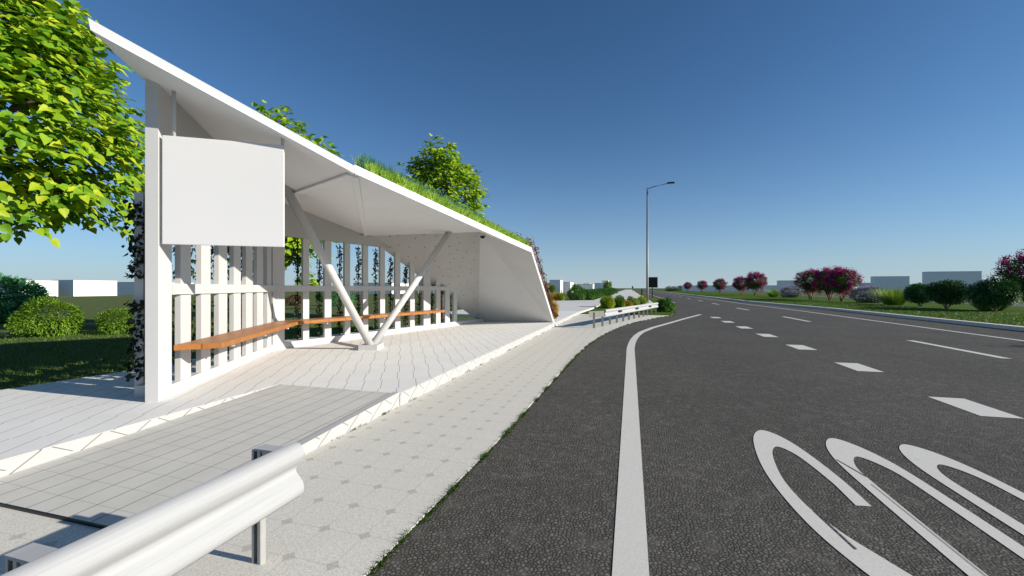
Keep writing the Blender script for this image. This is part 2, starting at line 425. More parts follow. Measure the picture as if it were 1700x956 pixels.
def bush(name, label, cat, loc, r, mat, n, leaf, group=None, lumps=16, shape=(OVAL, OVAL_F), flat=-.75, stem=True, extra=None, legs=None, depth=.5):
    """a shrub: stems and foliage (and blossom)"""
    t = empty(name, loc); tag(t, label, cat, group)
    zc = r[2] * .78 if legs is None else legs + r[2] * .85
    P, out = blob_points(n, (0, 0, zc), r, lumps, flat=flat, depth=depth)
    d, nm = leaf_dirs(out)
    sz = leaf * rng.uniform(.7, 1.25, n)
    cards('foliage' if legs is None else 'crown', P, d, nm, sz, sz * .8, shape[0], shape[1], mat, t)
    if extra:
        m2, n2, l2, nm2 = extra
        P, out = blob_points(n2, (0, 0, zc), (r[0] * 1.04, r[1] * 1.04, r[2] * 1.06), lumps + 10, depth=.7, flat=-.3)
        # blossom sits in panicles on the outside
        d, nmv = leaf_dirs(out, 0, 1.2)
        sz = l2 * rng.uniform(.7, 1.25, n2)
        cards(nm2, P, d, nmv, sz, sz, shape[0], shape[1], m2, t)
    if stem:
        mb = MB()
        if legs is None:
            for k in range(6):
                a = k * 1.05; mb.tube([(0.04 * math.cos(a), .04 * math.sin(a), 0), (r[0] * .45 * math.cos(a), r[1] * .45 * math.sin(a), r[2] * .9)], [.025, .01], 5)
            mb.build('stem', M['bark'], t)
        else:
            for k in range(5):
                a = k * 1.257 + .3
                mb.tube([(.05 * math.cos(a), .05 * math.sin(a), 0), (.16 * math.cos(a), .16 * math.sin(a), legs * .5), (r[0] * .4 * math.cos(a), r[1] * .4 * math.sin(a), legs + r[2] * .5)], [.055, .045, .02], 6)
            mb.build('trunk', M['bark_pale'], t, True)
    return t

def crepe(name, loc, legs, r, n1, n2, label, group):
    """crepe myrtle: pale forked stems, dark leaves, panicles of pink"""
    t = empty(name, loc); tag(t, label, 'tree', group)
    zc = legs + r[2] * .85
    P, out = blob_points(n1, (0, 0, zc), (r[0] * .97, r[1] * .97, r[2] * .97), 18, flat=-.9, depth=.15)
    d, nm = leaf_dirs(out); sz = .17 * rng.uniform(.7, 1.3, n1)
    cards('crown', P, d, nm, sz, sz * .8, OVAL, OVAL_F, L['hedge'], t)
    # panicles
    k = 75; dd = rnd_unit(k); dd[:, 2] = dd[:, 2] * .9 + .25; dd = unit(dd)
    cc = np.array([0, 0, zc]) + dd * np.array(r) * rng.uniform(.75, 1.05, k)[:, None]
    i = rng.integers(0, k, n2); P = cc[i] + rng.normal(size=(n2, 3)) * np.array([.13, .13, .15])
    d = rnd_unit(n2); nm = rnd_unit(n2); sz = .10 * rng.uniform(.7, 1.3, n2)
    cards('blossom', P, d, nm, sz, sz, OVAL, OVAL_F, L['pink'], t)
    mb = MB()
    for q in range(6):
        a = q * 1.05 + .2
        mb.tube([(.06 * math.cos(a), .06 * math.sin(a), 0), (.2 * math.cos(a), .2 * math.sin(a), legs * .55), (r[0] * .5 * math.cos(a), r[1] * .5 * math.sin(a), legs + r[2] * .6)], [.07, .055, .025], 6)
    mb.build('trunk', M['bark_pale'], t, True)
    return t

def fountain(name, label, loc, r, h, n, mat, cat='plant', group=None):
    t = empty(name, loc); tag(t, label, cat, group)
    a = rng.uniform(0, 2 * math.pi, n); q = rng.uniform(0, 1, n)
    B = np.stack([np.cos(a) * q * r * .35, np.sin(a) * q * r * .35, np.zeros(n)], 1)
    d = np.stack([np.cos(a) * q * r, np.sin(a) * q * r, np.full(n, h) * (1.15 - .35 * q)], 1) + rng.normal(size=(n, 3)) * .07
    ln = np.linalg.norm(d, axis=1)
    nm = np.stack([-np.cos(a), -np.sin(a), np.full(n, .4)], 1) * -1
    cards('blades', B, d, nm, ln * rng.uniform(.7, 1.1, n), .045, BLADE, BLADE_F, mat, t, 0, .45)
    return t

# ---------------------------------------------------------------- ground, road, pavement
def sheet(name, poly, z, mat, kind='structure'):
    o = mesh_obj(name, [(x, y, z) for x, y in poly], [tuple(range(len(poly)))], mat); o['kind'] = kind; return o
def slab(name, poly, z0, z1, mat):
    mb = MB(); mb.prism(poly, z0, z1); o = mb.build(name, mat); o['kind'] = 'structure'; return o

gr = mesh_obj('ground', [(0, 0, -.03)] + [(3000 * math.cos(a), 3000 * math.sin(a), -.03) for a in np.linspace(0, 2 * math.pi, 48, endpoint=False)],
              [(0, i + 1, (i + 1) % 48 + 1) for i in range(48)], M['lawn']); gr['kind'] = 'structure'

def kerbx(y): return 14.0 if y < 36 else (14.0 - 1.35 * (y - 36) / 16 if y < 52 else 12.65)
bay = [(-1.42, -4), (-1.41, 2.05), (-1.33, 4.2), (-1.27, 8), (-1.24, 10), (-1.15, 12), (-.9, 14.6), (-.55, 17), (-.15, 19.1), (.45, 21.2), (1.3, 23.7), (2.3, 26.1),
       (2.7, 28.4), (2.98, 32), (3.6, 36.5), (4.25, 41), (4.3, 48)]
road = [(x, y) for x, y in bay] + [(4.3, 1500), (12.65, 1500), (12.65, 52), (14.0, 36), (14.0, -30), (-1.42, -30)]
sheet('road', road[::-1], 0.0, M['asphalt'])
sheet('second_road', [(30, -40), (37, -40), (37, 900), (30, 900)], -.012, M['asphalt_far'])
# right kerb: a long course of kerb stones
kp = [(14.0, -30), (14.0, 36), (12.65, 52), (12.65, 900)]
mb = MB()
for (x0, y0), (x1, y1) in zip(kp, kp[1:]): mb.prism([(x0, y0), (x0 + .32, y0), (x1 + .32, y1), (x1, y1)], -.05, .15)
o = mb.build('kerb', M['concrete']); o['kind'] = 'structure'
mp = [(14.32, -30), (30, -30), (30, 900), (12.97, 900), (12.97, 52), (14.32, 36)]
slab('median_lawn', mp, -.05, .13, M['median'])
# pavement between bay and platform
pv = [(-6.0, -6)] + [(x - .006, y) for x, y in [(-1.42, -6)] + bay[1:12]] + [(-2.98, 26.1), (-6.0, 26.1)]
slab('pavement', pv, -.04, .009, M['pavement'])

# platform, ramp, path
A = Vector((-5.68, 3.89, 0)); B = Vector((-7.82, 7.86, 0)); Cc = Vector((-6.33, 14.92, 0)); D0 = Vector((-5.85, 17.53, 0))
H = .18
plat = [(-3.0, 5.07), (-3.0, 26.1), (-5.6, 26.1), (-5.7, 18.4), (-6.9, 15.0), (-7.75, 11.6), (-8.3, 9.3), (-8.75, 8.6), (-8.3, 5.3), (-8.45, 3.7), (-8.6, -4), (-5.0, -4), (-5.0, 5.07)]
slab('platform', plat, -.04, H, M['platform'])
mb = MB()
mb.add([(-4.986, 1.97, .03), (-3.09, 1.97, .03), (-3.09, 5.066, H + .003), (-4.986, 5.066, H + .003), (-4.986, 1.97, .0), (-3.09, 1.97, .0), (-3.09, 5.066, -.02), (-4.986, 5.066, -.02)],
       [(0, 1, 2, 3), (4, 7, 6, 5), (0, 4, 5, 1), (1, 5, 6, 2), (2, 6, 7, 3), (3, 7, 4, 0)])
o = mb.build('ramp', M['ramp']); o['kind'] = 'structure'
mb = MB()
mb.add([(-3.088, 1.97, .045), (-2.998, 1.97, .045), (-2.998, 5.068, H + .02), (-3.088, 5.068, H + .02), (-3.088, 1.97, 0), (-2.998, 1.97, 0), (-2.998, 5.068, 0), (-3.088, 5.068, 0)],
       [(0, 1, 2, 3), (4, 7, 6, 5), (0, 4, 5, 1), (1, 5, 6, 2), (2, 6, 7, 3), (3, 7, 4, 0)])
o = mb.build('ramp_kerb', M['kerbstone']); o['kind'] = 'structure'
mb = MB(); mb.prism([(-2.998, 5.075), (-2.988, 5.075), (-2.988, 26.09), (-2.998, 26.09)], 0, .177); mb.prism([(-4.998, -3.9), (-4.988, -3.9), (-4.988, 1.96), (-4.998, 1.96)], 0, .177)
mb.add([(-4.998, 1.965, 0), (-4.990, 1.965, 0), (-4.990, 5.05, .15), (-4.998, 5.05, .15), (-4.998, 1.965, .177), (-4.990, 1.965, .177), (-4.990, 5.05, .1775), (-4.998, 5.05, .1775)], [(0, 1, 2, 3), (4, 7, 6, 5), (0, 4, 5, 1), (1, 5, 6, 2), (2, 6, 7, 3), (3, 7, 4, 0)])
o = mb.build('platform_edge', M['kerbstone']); o['kind'] = 'structure'
mb = MB(); mb.box((-4.0, 1.962, .012), (2.0, .012, .03)); o = mb.build('ramp_edge', M['black']); o['kind'] = 'structure'
M['path'] = simple('path paving', (.60, .59, .55), .85, .05, 1.5)
slab('path', [(-3.0, 26.1), (-2.7, 32), (-2.6, 41.0), (2.1, 43.5), (2.2, 50), (1.9, 80), (1.2, 420), (-4.6, 420), (-4.35, 70), (-4.3, 51.6), (-11, 45.5), (-11, 22), (-5.6, 22), (-5.6, 26.1)], -.04, .14, M['path'])

# road markings
def strip(name, pts, w, z=.004):
    pts = [Vector((p[0], p[1], 0)) for p in pts]; vs = []; fs = []
    for i, p in enumerate(pts):
        t = (pts[min(i + 1, len(pts) - 1)] - pts[max(i - 1, 0)]).normalized(); nn = Vector((t.y, -t.x, 0))
        vs += [tuple(p - nn * w / 2 + Vector((0, 0, z))), tuple(p + nn * w / 2 + Vector((0, 0, z)))]
        if i: fs.append((2 * i - 2, 2 * i - 1, 2 * i + 1, 2 * i))
    return vs, fs
mb = MB()
v, f = strip('l', [(0, -4), (0, 5), (0, 10.6), (.0, 11.6), (.03, 12.6), (.09, 13.6), (.2, 14.8), (.38, 16), (.85, 17.9), (1.7, 20.5), (2.6, 23.3), (4.05, 27.6)], .2); mb.add(v, f)
o = mb.build('bay_line', M['paint']); o['kind'] = 'structure'
mb = MB()
for k in range(-1, 7):
    y0 = 6.66 + k * 2.97 - .03 * 0
    v, f = strip('d', [(4.42, y0), (4.42, y0 + .98)], .43); mb.add(v, f)
o = mb.build('bay_dashes', M['paint']); o['kind'] = 'structure'
mb = MB()
for y0, y1, x in [(-10, -6.5, 8.2), (1.1, 4.6, 8.2), (12.25, 15.7, 8.2), (23.2, 26.8, 8.2), (34, 37.6, 8.2), (44.9, 48.5, 8.25)] + [(55.8 + 11 * k, 59.4 + 11 * k, 8.45) for k in range(14)]:
    v, f = strip('d', [(x, y0), (x, y1)], .2); mb.add(v, f)
o = mb.build('lane_dashes', M['paint']); o['kind'] = 'structure'
mb = MB(); v, f = strip('e', [(11.45, -20), (11.45, 34), (11.0, 48), (11.0, 900)], .17); mb.add(v, f)
o = mb.build('edge_line', M['paint']); o['kind'] = 'structure'
mb = MB(); v, f = strip('e', [(4.62, 49), (4.62, 900)], .15); mb.add(v, f)
o = mb.build('left_edge_line', M['paint']); o['kind'] = 'structure'
# BUS lettering, reading from the other end of the road
def stroke(pts, hw, sub=14):
    """smooth stroke of constant width through pts, before the letters are stretched along the road"""
    P = [np.array(p, float) for p in pts]; P = [2 * P[0] - P[1]] + P + [2 * P[-1] - P[-2]]; out = []
    for a, b, c, d in zip(P, P[1:], P[2:], P[3:]):
        for t in np.linspace(0, 1, sub, endpoint=False):
            out.append(.5 * ((2 * b) + (c - a) * t + (2 * a - 5 * b + 4 * c - d) * t * t + (3 * b - a - 3 * c + d) * t ** 3))
    out.append(P[-2]); out = np.array(out); tg = unit(np.gradient(out, axis=0)); nn = np.stack([tg[:, 1], -tg[:, 0]], 1)
    v = np.stack([out - nn * hw, out + nn * hw], 1).reshape(-1, 2)
    return v, [(2 * k, 2 * k + 1, 2 * k + 3, 2 * k + 2) for k in range(len(out) - 1)]
glyphs = [(1.125, 5.33, [(.52, .64), (.515, .74), (.44, .87), (.30, .925), (.16, .87), (.055, .73), (.07, .60), (.17, .51), (.30, .45), (.43, .39), (.53, .30), (.54, .19), (.45, .075), (.29, .03), (.13, .08), (.06, .20), (.055, .30)]),
          (1.81, 5.25, [(.05, .0), (.05, .35), (.05, .70), (.09, .85), (.26, .925), (.43, .85), (.47, .70), (.47, .35), (.47, .0)]),
          (2.45, 5.24, [(.25, .03), (.09, .10), (.05, .25), (.05, .70), (.09, .86), (.25, .925), (.41, .86), (.45, .70), (.45, .25), (.41, .10), (.25, .03)])]
lv, lf = [], []
for gx, gy, pts in glyphs:
    v, f = stroke(pts, .052); n0 = len(lv)
    lv += [(gx + p[0], gy + (p[1] - .977) * 4.9, .004) for p in v]; lf += [tuple(n0 + q for q in r) for r in f]
o = mesh_obj('bus_lettering', lv, lf, M['paint']); o['kind'] = 'structure'
mb = MB()          # cracks where the paint strips have parted
for a, b, w0 in (((1.265, 3.5), (1.325, 3.05), .014), ((1.845, 4.6), (1.92, 4.25), .010), ((1.885, 4.1), (1.90, 2.3), .005)):
    v, f = strip('c', [a, b], w0, .0065); mb.add(v, f)
o = mb.build('paint_crack', M['asphalt']); o['kind'] = 'structure'

# ---------------------------------------------------------------- bus shelter
W1 = (B - A).normalized(); N1 = Vector((W1.y, -W1.x, 0))          # N1 points to the road
W2 = (Cc - B).normalized(); N2 = Vector((W2.y, -W2.x, 0))
T = Vector((-5.5, 3.1, 4.33)); AP = Vector((-3.8, 5.2, 3.24)); NN = Vector((-8.1, 8.05, 3.64)); MM = Vector((-7.36, 10.6, 3.1))
KK = Vector((-4.94, 13.57, 3.51)); CR = Vector((-3.0, 12.94, 2.72)); FT = Vector((-3.09, 17.3, H)); DD = Vector((-6.25, 17.0, H))
tris = {'F1': (T, AP, NN), 'F2': (AP, MM, NN), 'F3': (AP, KK, MM), 'F4': (MM, KK, DD)}
def plane_z(tri, x, y, tol=1e-6):
    a, b, c = tri
    d = (b.y - c.y) * (a.x - c.x) + (c.x - b.x) * (a.y - c.y)
    u = ((b.y - c.y) * (x - c.x) + (c.x - b.x) * (y - c.y)) / d; v = ((c.y - a.y) * (x - c.x) + (a.x - c.x) * (y - c.y)) / d
    w = 1 - u - v
    return u * a.z + v * b.z + w * c.z, min(u, v, w) > -tol
def ztop(x, y):
    z = [q[0] for q in (plane_z(t, x, y, .04) for t in tris.values()) if q[1]]
    return min(z) if z else 2.0
shelter = empty('bus_shelter', (0, 0, 0))
tag(shelter, 'white folded canopy bus shelter with slatted back wall and planted roof', 'bus shelter')
def shell(name, faces, rim, mat, off):
    """faces: triangles of underside points; off: point -> outer offset"""
    pts = []; idx = {}
    def ix(p):
        k = tuple(round(c, 4) for c in p)
        if k not in idx: idx[k] = len(pts); pts.append(p)
        return idx[k]
    F = [[ix(p) for p in f] for f in faces]; n = len(pts)
    outer = [p + off[tuple(round(c, 4) for c in p)] for p in pts]
    fs = [tuple(f) for f in F] + [tuple(i + n for i in f[::-1]) for f in F]
    fs += [(ix(a), ix(b), ix(b) + n, ix(a) + n) for a, b in rim]
    m = MB(); m.add(pts + outer, fs)
    return m.build(name, mat, shelter)
k4 = lambda p: tuple(round(c, 4) for c in p)
up = .105
oA = {k4(T): Vector((.02, -.03, up)), k4(AP): Vector((0, 0, up)), k4(NN): Vector((0, 0, up)), k4(MM): Vector((-.02, 0, up))}
shell('canopy_panel', [(T, AP, NN), (AP, MM, NN)], [(T, AP), (NN, T), (MM, NN), (AP, MM)], M['plaster'], oA)
AP2 = AP + Vector((.0, .012, .0)); MM2 = MM + Vector((0.012, .01, 0))
oB = {k4(AP2): Vector((0, 0, .125)), k4(MM2): Vector((-.06, -.02, .14)), k4(KK): Vector((0, .05, .17)), k4(CR): Vector((0, .09, .15))}
shell('green_roof_panel', [(AP2, KK, MM2), (AP2, CR, KK)], [(AP2, CR), (MM2, AP2)], M['plaster'], oB)
oC = {k4(KK): Vector((0, .05, .17)), k4(CR): Vector((0, .09, .15)), k4(FT): Vector((.03, .2, 0)), k4(DD): Vector((-.05, .2, 0))}
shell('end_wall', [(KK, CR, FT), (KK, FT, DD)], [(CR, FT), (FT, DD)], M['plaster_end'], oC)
oD = {k4(MM2): Vector((-.06, -.02, .14)), k4(KK): Vector((0, .05, .17)), k4(DD): Vector((-.05, .2, 0))}
perf = shell('perforated_wall', [(MM2, KK, DD)], [(DD, MM2)], M['plaster'], oD)
# perforations: small dark holes punched through the panel, part of its surface
nrm = (KK - MM2).cross(DD - MM2).normalized(); e1 = (KK - MM2).normalized(); e2 = nrm.cross(e1)
m, nt, b = new_mat('perforated plaster'); pp = geo_pos(nt)
def dotp(v):
    n_ = nt.nodes.new('ShaderNodeVectorMath'); n_.operation = 'DOT_PRODUCT'; nt.links.new(pp, n_.inputs[0]); n_.inputs[1].default_value = tuple(v); return n_.outputs['Value']
cx = nt.nodes.new('ShaderNodeCombineXYZ'); nt.links.new(dotp(e1), cx.inputs[0]); nt.links.new(dotp(e2), cx.inputs[1])
vo = node(nt, 'ShaderNodeTexVoronoi', feature='F1'); vo.voronoi_dimensions = '2D'; vo.inputs['Scale'].default_value = 2.7; vo.inputs['Randomness'].default_value = .75; nt.links.new(cx.outputs[0], vo.inputs['Vector'])
hole = math_n(nt, 'LESS_THAN', vo.outputs['Distance'], .055)
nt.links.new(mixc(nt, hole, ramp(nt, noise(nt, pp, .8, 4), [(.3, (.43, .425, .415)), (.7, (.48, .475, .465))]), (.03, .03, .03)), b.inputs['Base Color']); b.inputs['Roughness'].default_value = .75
perf.data.materials.clear(); perf.data.materials.append(m)
# fold ribs under the canopy
def rib(name, a, b, w=.05, d=.02, tri=None):
    m = MB(); t = (b - a).normalized(); s = t.cross(Vector((0, 0, 1))).normalized() * w; dn = Vector((0, 0, -d))
    a = a + t * .06; b = b - t * .02
    vs = [a - s, a + s, b + s, b - s]; vs = [v + Vector((0, 0, .01)) for v in vs] + [v + dn for v in vs]
    m.add(vs, [(0, 1, 2, 3), (4, 7, 6, 5), (0, 4, 5, 1), (1, 5, 6, 2), (2, 6, 7, 3), (3, 7, 4, 0)])
    return m.build(name, M['plaster'], shelter)
rib('fold_rib', AP + Vector((-.05, .05, 0)), NN, .07); rib('fold_rib', AP + Vector((-.06, .1, 0)), MM, .045)

# column at the near end
wl = .14
P = [A, A + W1 * .30, A + W1 * .30 - N1 * wl, A - N1 * wl]
MB().prism([(p.x, p.y, ztop(p.x, p.y) + .02 if True else 0) for p in P], H - .01, 4.2).build('column', M['white'], shelter)
# curbs of the back wall
def wallpt(s, e, seg):
    """point s metres along a wall run, e metres behind its face"""
    return (A + W1 * s - N1 * e) if seg == 1 else (B + W2 * s - N2 * e)
L1 = (B - A).length; L2 = (Cc - B).length
mb = MB()
q = [wallpt(.30, .0, 1), wallpt(L1, .0, 1), wallpt(L1 + .1, .42, 1), wallpt(.30, .42, 1)]
mb.prism([(p.x, p.y) for p in q], H - .02, .33); mb.build('plinth', M['white'], shelter)
mb = MB(); q = [B + W2 * .003, Cc, Cc - N2 * .42, wallpt(L1 + .1, .42, 1) + W2 * .003]
mb.prism([(p.x, p.y) for p in q], H - .02, .33); mb.build('plinth', M['white'], shelter)
mb = MB(); W3 = (D0 - Cc).normalized(); N3 = Vector((W3.y, -W3.x, 0)); q = [Cc + W3 * .003, Cc + W3 * 2.0, Cc + W3 * 2.0 - N3 * .3, Cc + W3 * .003 - N3 * .3]
mb.prism([(p.x, p.y) for p in q], H - .02, .31); mb.build('plinth', M['white'], shelter)
# header above the slats
def header(seg, s0, s1, e0, e1, n=60):
    m = MB(); pr = None
    for i in range(n + 1):
        s = s0 + (s1 - s0) * i / n; a = wallpt(s, e0, seg); b = wallpt(s, e1, seg)
        za = ztop(a.x, a.y) - .004; zb = ztop(b.x, b.y) - .004
        if za < 2.85: break
        zb = min(max(zb, 2.85), za + .1)
        cur = [(a.x, a.y, 2.82), (b.x, b.y, 2.82), (b.x, b.y, zb), (a.x, a.y, za)]
        base = len(m.v); m.v += cur
        if pr is None: m.f.append((base, base + 1, base + 2, base + 3))
        else:
            for k in range(4): m.f.append((pr + k, pr + (k + 1) % 4, base + (k + 1) % 4, base + k))
        pr = base
    m.f.append((pr + 3, pr + 2, pr + 1, pr))
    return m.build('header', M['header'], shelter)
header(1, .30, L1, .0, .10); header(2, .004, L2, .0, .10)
# rail at mid height
mb = MB(); q = [wallpt(.30, -.012, 1), wallpt(L1 + .006, -.012, 1), wallpt(L1 + .03, .10, 1), wallpt(.30, .10, 1)]
mb.prism([(p.x, p.y) for p in q], 1.515, 1.66); mb.build('rail', M['white'], shelter)
mb = MB(); q = [wallpt(.004, -.012, 2), wallpt(L2, -.012, 2), wallpt(L2, .10, 2), wallpt(.01, .10, 2)]
mb.prism([(p.x, p.y) for p in q], 1.515, 1.66); mb.build('rail', M['white'], shelter)
# slats
def proj_s(x, y, seg):
    v = Vector((x, y, 0)) - (A if seg == 1 else B); return v.dot(W1 if seg == 1 else W2)
s1 = [((-5.94, 4.37), (-6.07, 4.61)), ((-6.21, 4.87), (-6.35, 5.13)), ((-6.48, 5.38), (-6.63, 5.66)), ((-6.76, 5.89), (-6.91, 6.16)), ((-7.02, 6.38), (-7.18, 6.67)), ((-7.29, 6.88), (-7.46, 7.19)), ((-7.57, 7.40), (-7.70, 7.64))]
s2 = [((-7.67, 8.55), (-7.64, 8.71)), ((-7.54, 9.15), (-7.5, 9.35)), ((-7.41, 9.77), (-7.38, 9.95)), ((-7.28, 10.4), (-7.24, 10.58)), ((-7.15, 11.04), (-7.11, 11.23)), ((-7.02, 11.66), (-6.97, 11.88)), ((-6.87, 12.33), (-6.83, 12.54)),
      ((-6.74, 12.99), (-6.66, 13.34)), ((-6.59, 13.66), (-6.54, 13.9)), ((-6.48, 14.18), (-6.43, 14.45)), ((-6.38, 14.69), (-6.31, 14.9))]
slats = []
def slat(seg, a, b, thick=.07, e0=.015):
    q = [wallpt(a, e0, seg), wallpt(b, e0, seg), wallpt(b, e0 + thick, seg), wallpt(a, e0 + thick, seg)]
    m = MB(); poly = []
    top = min(min(ztop(p.x, p.y) for p in q) - .01, 2.82)
    tops = [min(2.818, ztop(p.x, p.y) + .04) for p in q]
    m.prism([(p.x, p.y, t) for p, t in zip(q, tops)], .325, 2.8)
    slats.append((seg, a, b, top)); return m.build('slat', M['white'], shelter)
for p, q in s1: slat(1, proj_s(*p, 1), proj_s(*q, 1))
for i, (p, q) in enumerate(s2): slat(2, proj_s(*p, 2), proj_s(*q, 2), .16 if i == 7 else .07)
# corner post where the two runs meet
q = [wallpt(L1 - .18, .008, 1), B - N1 * .008 + W1 * .0, wallpt(.22, .008, 2), wallpt(.22, .3, 2), wallpt(L1 - .12, .3, 1)]
MB().prism([(p.x, p.y) for p in q], .325, 2.818).build('corner_post', M['white'], shelter)
# end post of the trellis behind the column
q = [wallpt(.44, .40, 1), wallpt(.68, .40, 1), wallpt(.68, .50, 1), wallpt(.44, .50, 1)]
MB().prism([(p.x, p.y) for p in q], .17, 2.87).build('trellis_post', M['white'], shelter)
# V struts and their foot
VB = Vector((-5.83, 8.62, .25))
S1t = Vector((-6.38, 6.59, 0)); S1t.z = ztop(S1t.x, S1t.y) + .02
S2t = Vector((-5.58, 12.5, 0)); S2t.z = plane_z(tris['F3'], S2t.x, S2t.y)[0] + .02
MB().tube([VB + Vector((0, -.02, .0)), S1t], .085, 20).build('strut', M['white'], shelter, True)
MB().tube([VB + Vector((0, .05, .0)), S2t], .085, 20).build('strut', M['white'], shelter, True)
for o in shelter.children:
    if o.name.startswith('strut'):
        o.data.polygons.foreach_set('use_smooth', [len(p.vertices) == 4 for p in o.data.polygons])
MB().box((VB.x, VB.y, .235), (.42, .56, .11), R(18)).build('strut_base', M['white'], shelter)

# blank display board hung from the canopy by two rods
bd = Vector((.853, .522, 0)); bn = Vector((bd.y, -bd.x, 0)); bl = Vector((-5.645, 3.91, 0)); bw = 1.375
board = empty('display_board', tuple(bl + bd * bw / 2 + Vector((0, 0, 2.14))))
tag(board, 'blank white square board hanging under the canopy beside the tall column', 'sign board')
o0 = board.location
def rel(vs): return [tuple(Vector(v) - o0) for v in vs]
q = [bl, bl + bd * bw, bl + bd * bw - bn * .05, bl - bn * .05]
m = MB().prism([(p.x, p.y) for p in q], 2.15, 3.515); m.v = rel(m.v); pan = m.build('panel', M['board'], board)
md = pan.modifiers.new('b', 'BEVEL'); md.width = .006; md.segments = 2
for t in (.085, .985):
    p = bl + bd * (bw * t) - bn * .025; zt = ztop(p.x, p.y) if ztop(p.x, p.y) > 2.5 else 4.0
    m = MB().tube([(p.x, p.y, 3.51), (p.x, p.y, zt)], .022, 12); m.v = rel(m.v); m.build('rod', M['white'], board, True)

# benches: plank seats fixed along the wall
ZB = .845
def bench(label, pts, seg):
    t = empty('bench', (sum(p.x for p in pts) / 4, sum(p.y for p in pts) / 4, H)); tag(t, label, 'bench')
    m = MB().prism([(p.x, p.y) for p in pts], ZB - .075, ZB); m.v = [tuple(Vector(v) - t.location) for v in m.v]
    s = m.build('seat', M['wood'], t); md = s.modifiers.new('b', 'BEVEL'); md.width = .006; md.segments = 2
    for k in range(3):
        f = .15 + .35 * k; a = pts[3].lerp(pts[2], f); b = pts[0].lerp(pts[1], f)
        c = a.lerp(b, .45); dd = (b - a).normalized(); ang = math.atan2(dd.y, dd.x)
        m = MB().box((c.x, c.y, ZB - .10), ((b - a).length * .85, .04, .045), ang); m.v = [tuple(Vector(v) - t.location) for v in m.v]; m.build('bracket', M['white'], t)
cb = wallpt(L1, -.01, 1)
mid_in = B + (N1 + N2).normalized() * .57
bench('wooden plank bench along the near slatted wall, wider in view', [wallpt(.46, -.53, 1), mid_in - W1 * .01, B + (N1 + N2).normalized() * .02 - W1 * .01, wallpt(.31, -.016, 1)], 1)
bench('long narrow wooden bench along the far slatted wall behind the V strut', [mid_in + W2 * .02, wallpt(5.7, -.53, 2), wallpt(5.7, -.016, 2), B + (N1 + N2).normalized() * .02 + W2 * .02], 2)

# dome camera under the far end of the canopy
dc = empty('dome_camera', (KK.x + .14, KK.y - .12, KK.z - .16)); tag(dc, 'small black dome camera under the far end of the canopy', 'camera')
m = MB(); prof = [(.0, -.09), (.05, -.075), (.08, -.04), (.09, 0)]; n = 14
for r_, z_ in prof:
    for k in range(n): m.v.append((r_ * math.cos(2 * math.pi * k / n), r_ * math.sin(2 * math.pi * k / n), z_))
for i in range(len(prof) - 1):
    for k in range(n): m.f.append((i * n + k, i * n + (k + 1) % n, (i + 1) * n + (k + 1) % n, (i + 1) * n + k))
m.build('dome', M['black'], dc, True)
MB().tube([(0, 0, 0), (0, 0, .06)], .10, 14).build('collar', M['white'], dc)

# climbing vines behind the slats
rng = np.random.default_rng(21)
def vine(seg, a, b, top, label):
    base = wallpt(a, .16, seg); t = empty('climbing_vine', (base.x, base.y, .33)); tag(t, label, 'vine', 'dark vines climbing behind the slats')
    ww = W1 if seg == 1 else W2; nn = N1 if seg == 1 else N2
    sp = 1.7 if seg == 1 else 1.25; kn = 2 if seg == 1 else 1
    ww_, nn_ = np.array(ww), np.array(nn)
    m = MB(); hi = max(min(top, 2.8) - .33, 1.0)
    for u, e in ((-.03, .0), (.015, .05)):
        p = ww * u - nn * e
        m.tube([(p.x, p.y, 0), (p.x, p.y, hi)], .009, 5)
    m.build('stem', M['stem'], t)
    tiers = [(.08, 1.12, 130 * kn)] + ([(1.42, min(hi, 2.42), 130 * kn)] if hi > 1.6 else [])
    Z = np.concatenate([rng.uniform(z0, z1, n) for z0, z1, n in tiers]); n = len(Z)
    # each tier thins out towards its drooping end
    wob = .05 * np.sin(Z * 5 + a * 9)
    lat = rng.normal(size=n) * .026 * sp - .015 * sp + wob * .35; dep = rng.uniform(-.05, .08 * (1 + kn // 2), n)
    P = ww_[None] * lat[:, None] - nn_[None] * dep[:, None] + np.array([0, 0, 1.])[None] * Z[:, None]
    d = unit(np.array([0, 0, -.9]) + rng.normal(size=(n, 3)) * .5); nm = unit(nn_ * .7 + rng.normal(size=(n, 3)) * .6)
    sz = rng.uniform(.038, .066, n)
    cards('foliage', P, d, nm, sz, sz * .9, HEART, HEART_F, L['vine'], t)
words = ['first', 'second', 'third', 'fourth', 'fifth', 'sixth', 'seventh', 'eighth', 'ninth', 'tenth', 'eleventh']
c1 = c2 = 0
for seg, a, b, top in slats:
    if seg == 1:
        vine(1, a - .02, b, top, 'dark vine behind the %s slat right of the tall column' % words[c1]); c1 += 1
    else:
        vine(2, a - .02, b, top, 'dark vine behind the %s slat of the far wall, counted from its near corner' % words[c2]); c2 += 1
base = wallpt(.47, .40, 1)
vine(1, .45, .6, 2.8, 'dark vine on the trellis post seen left of the tall column')
vn = [o for o in COL.objects if o.name.startswith('climbing_vine')][-1]; p = wallpt(.44, .36, 1); vn.location = (p.x, p.y, .33)
for ch in vn.children:
    if ch.name.startswith('foliage'):
        ch.scale = (1.15, 1.15, 1)

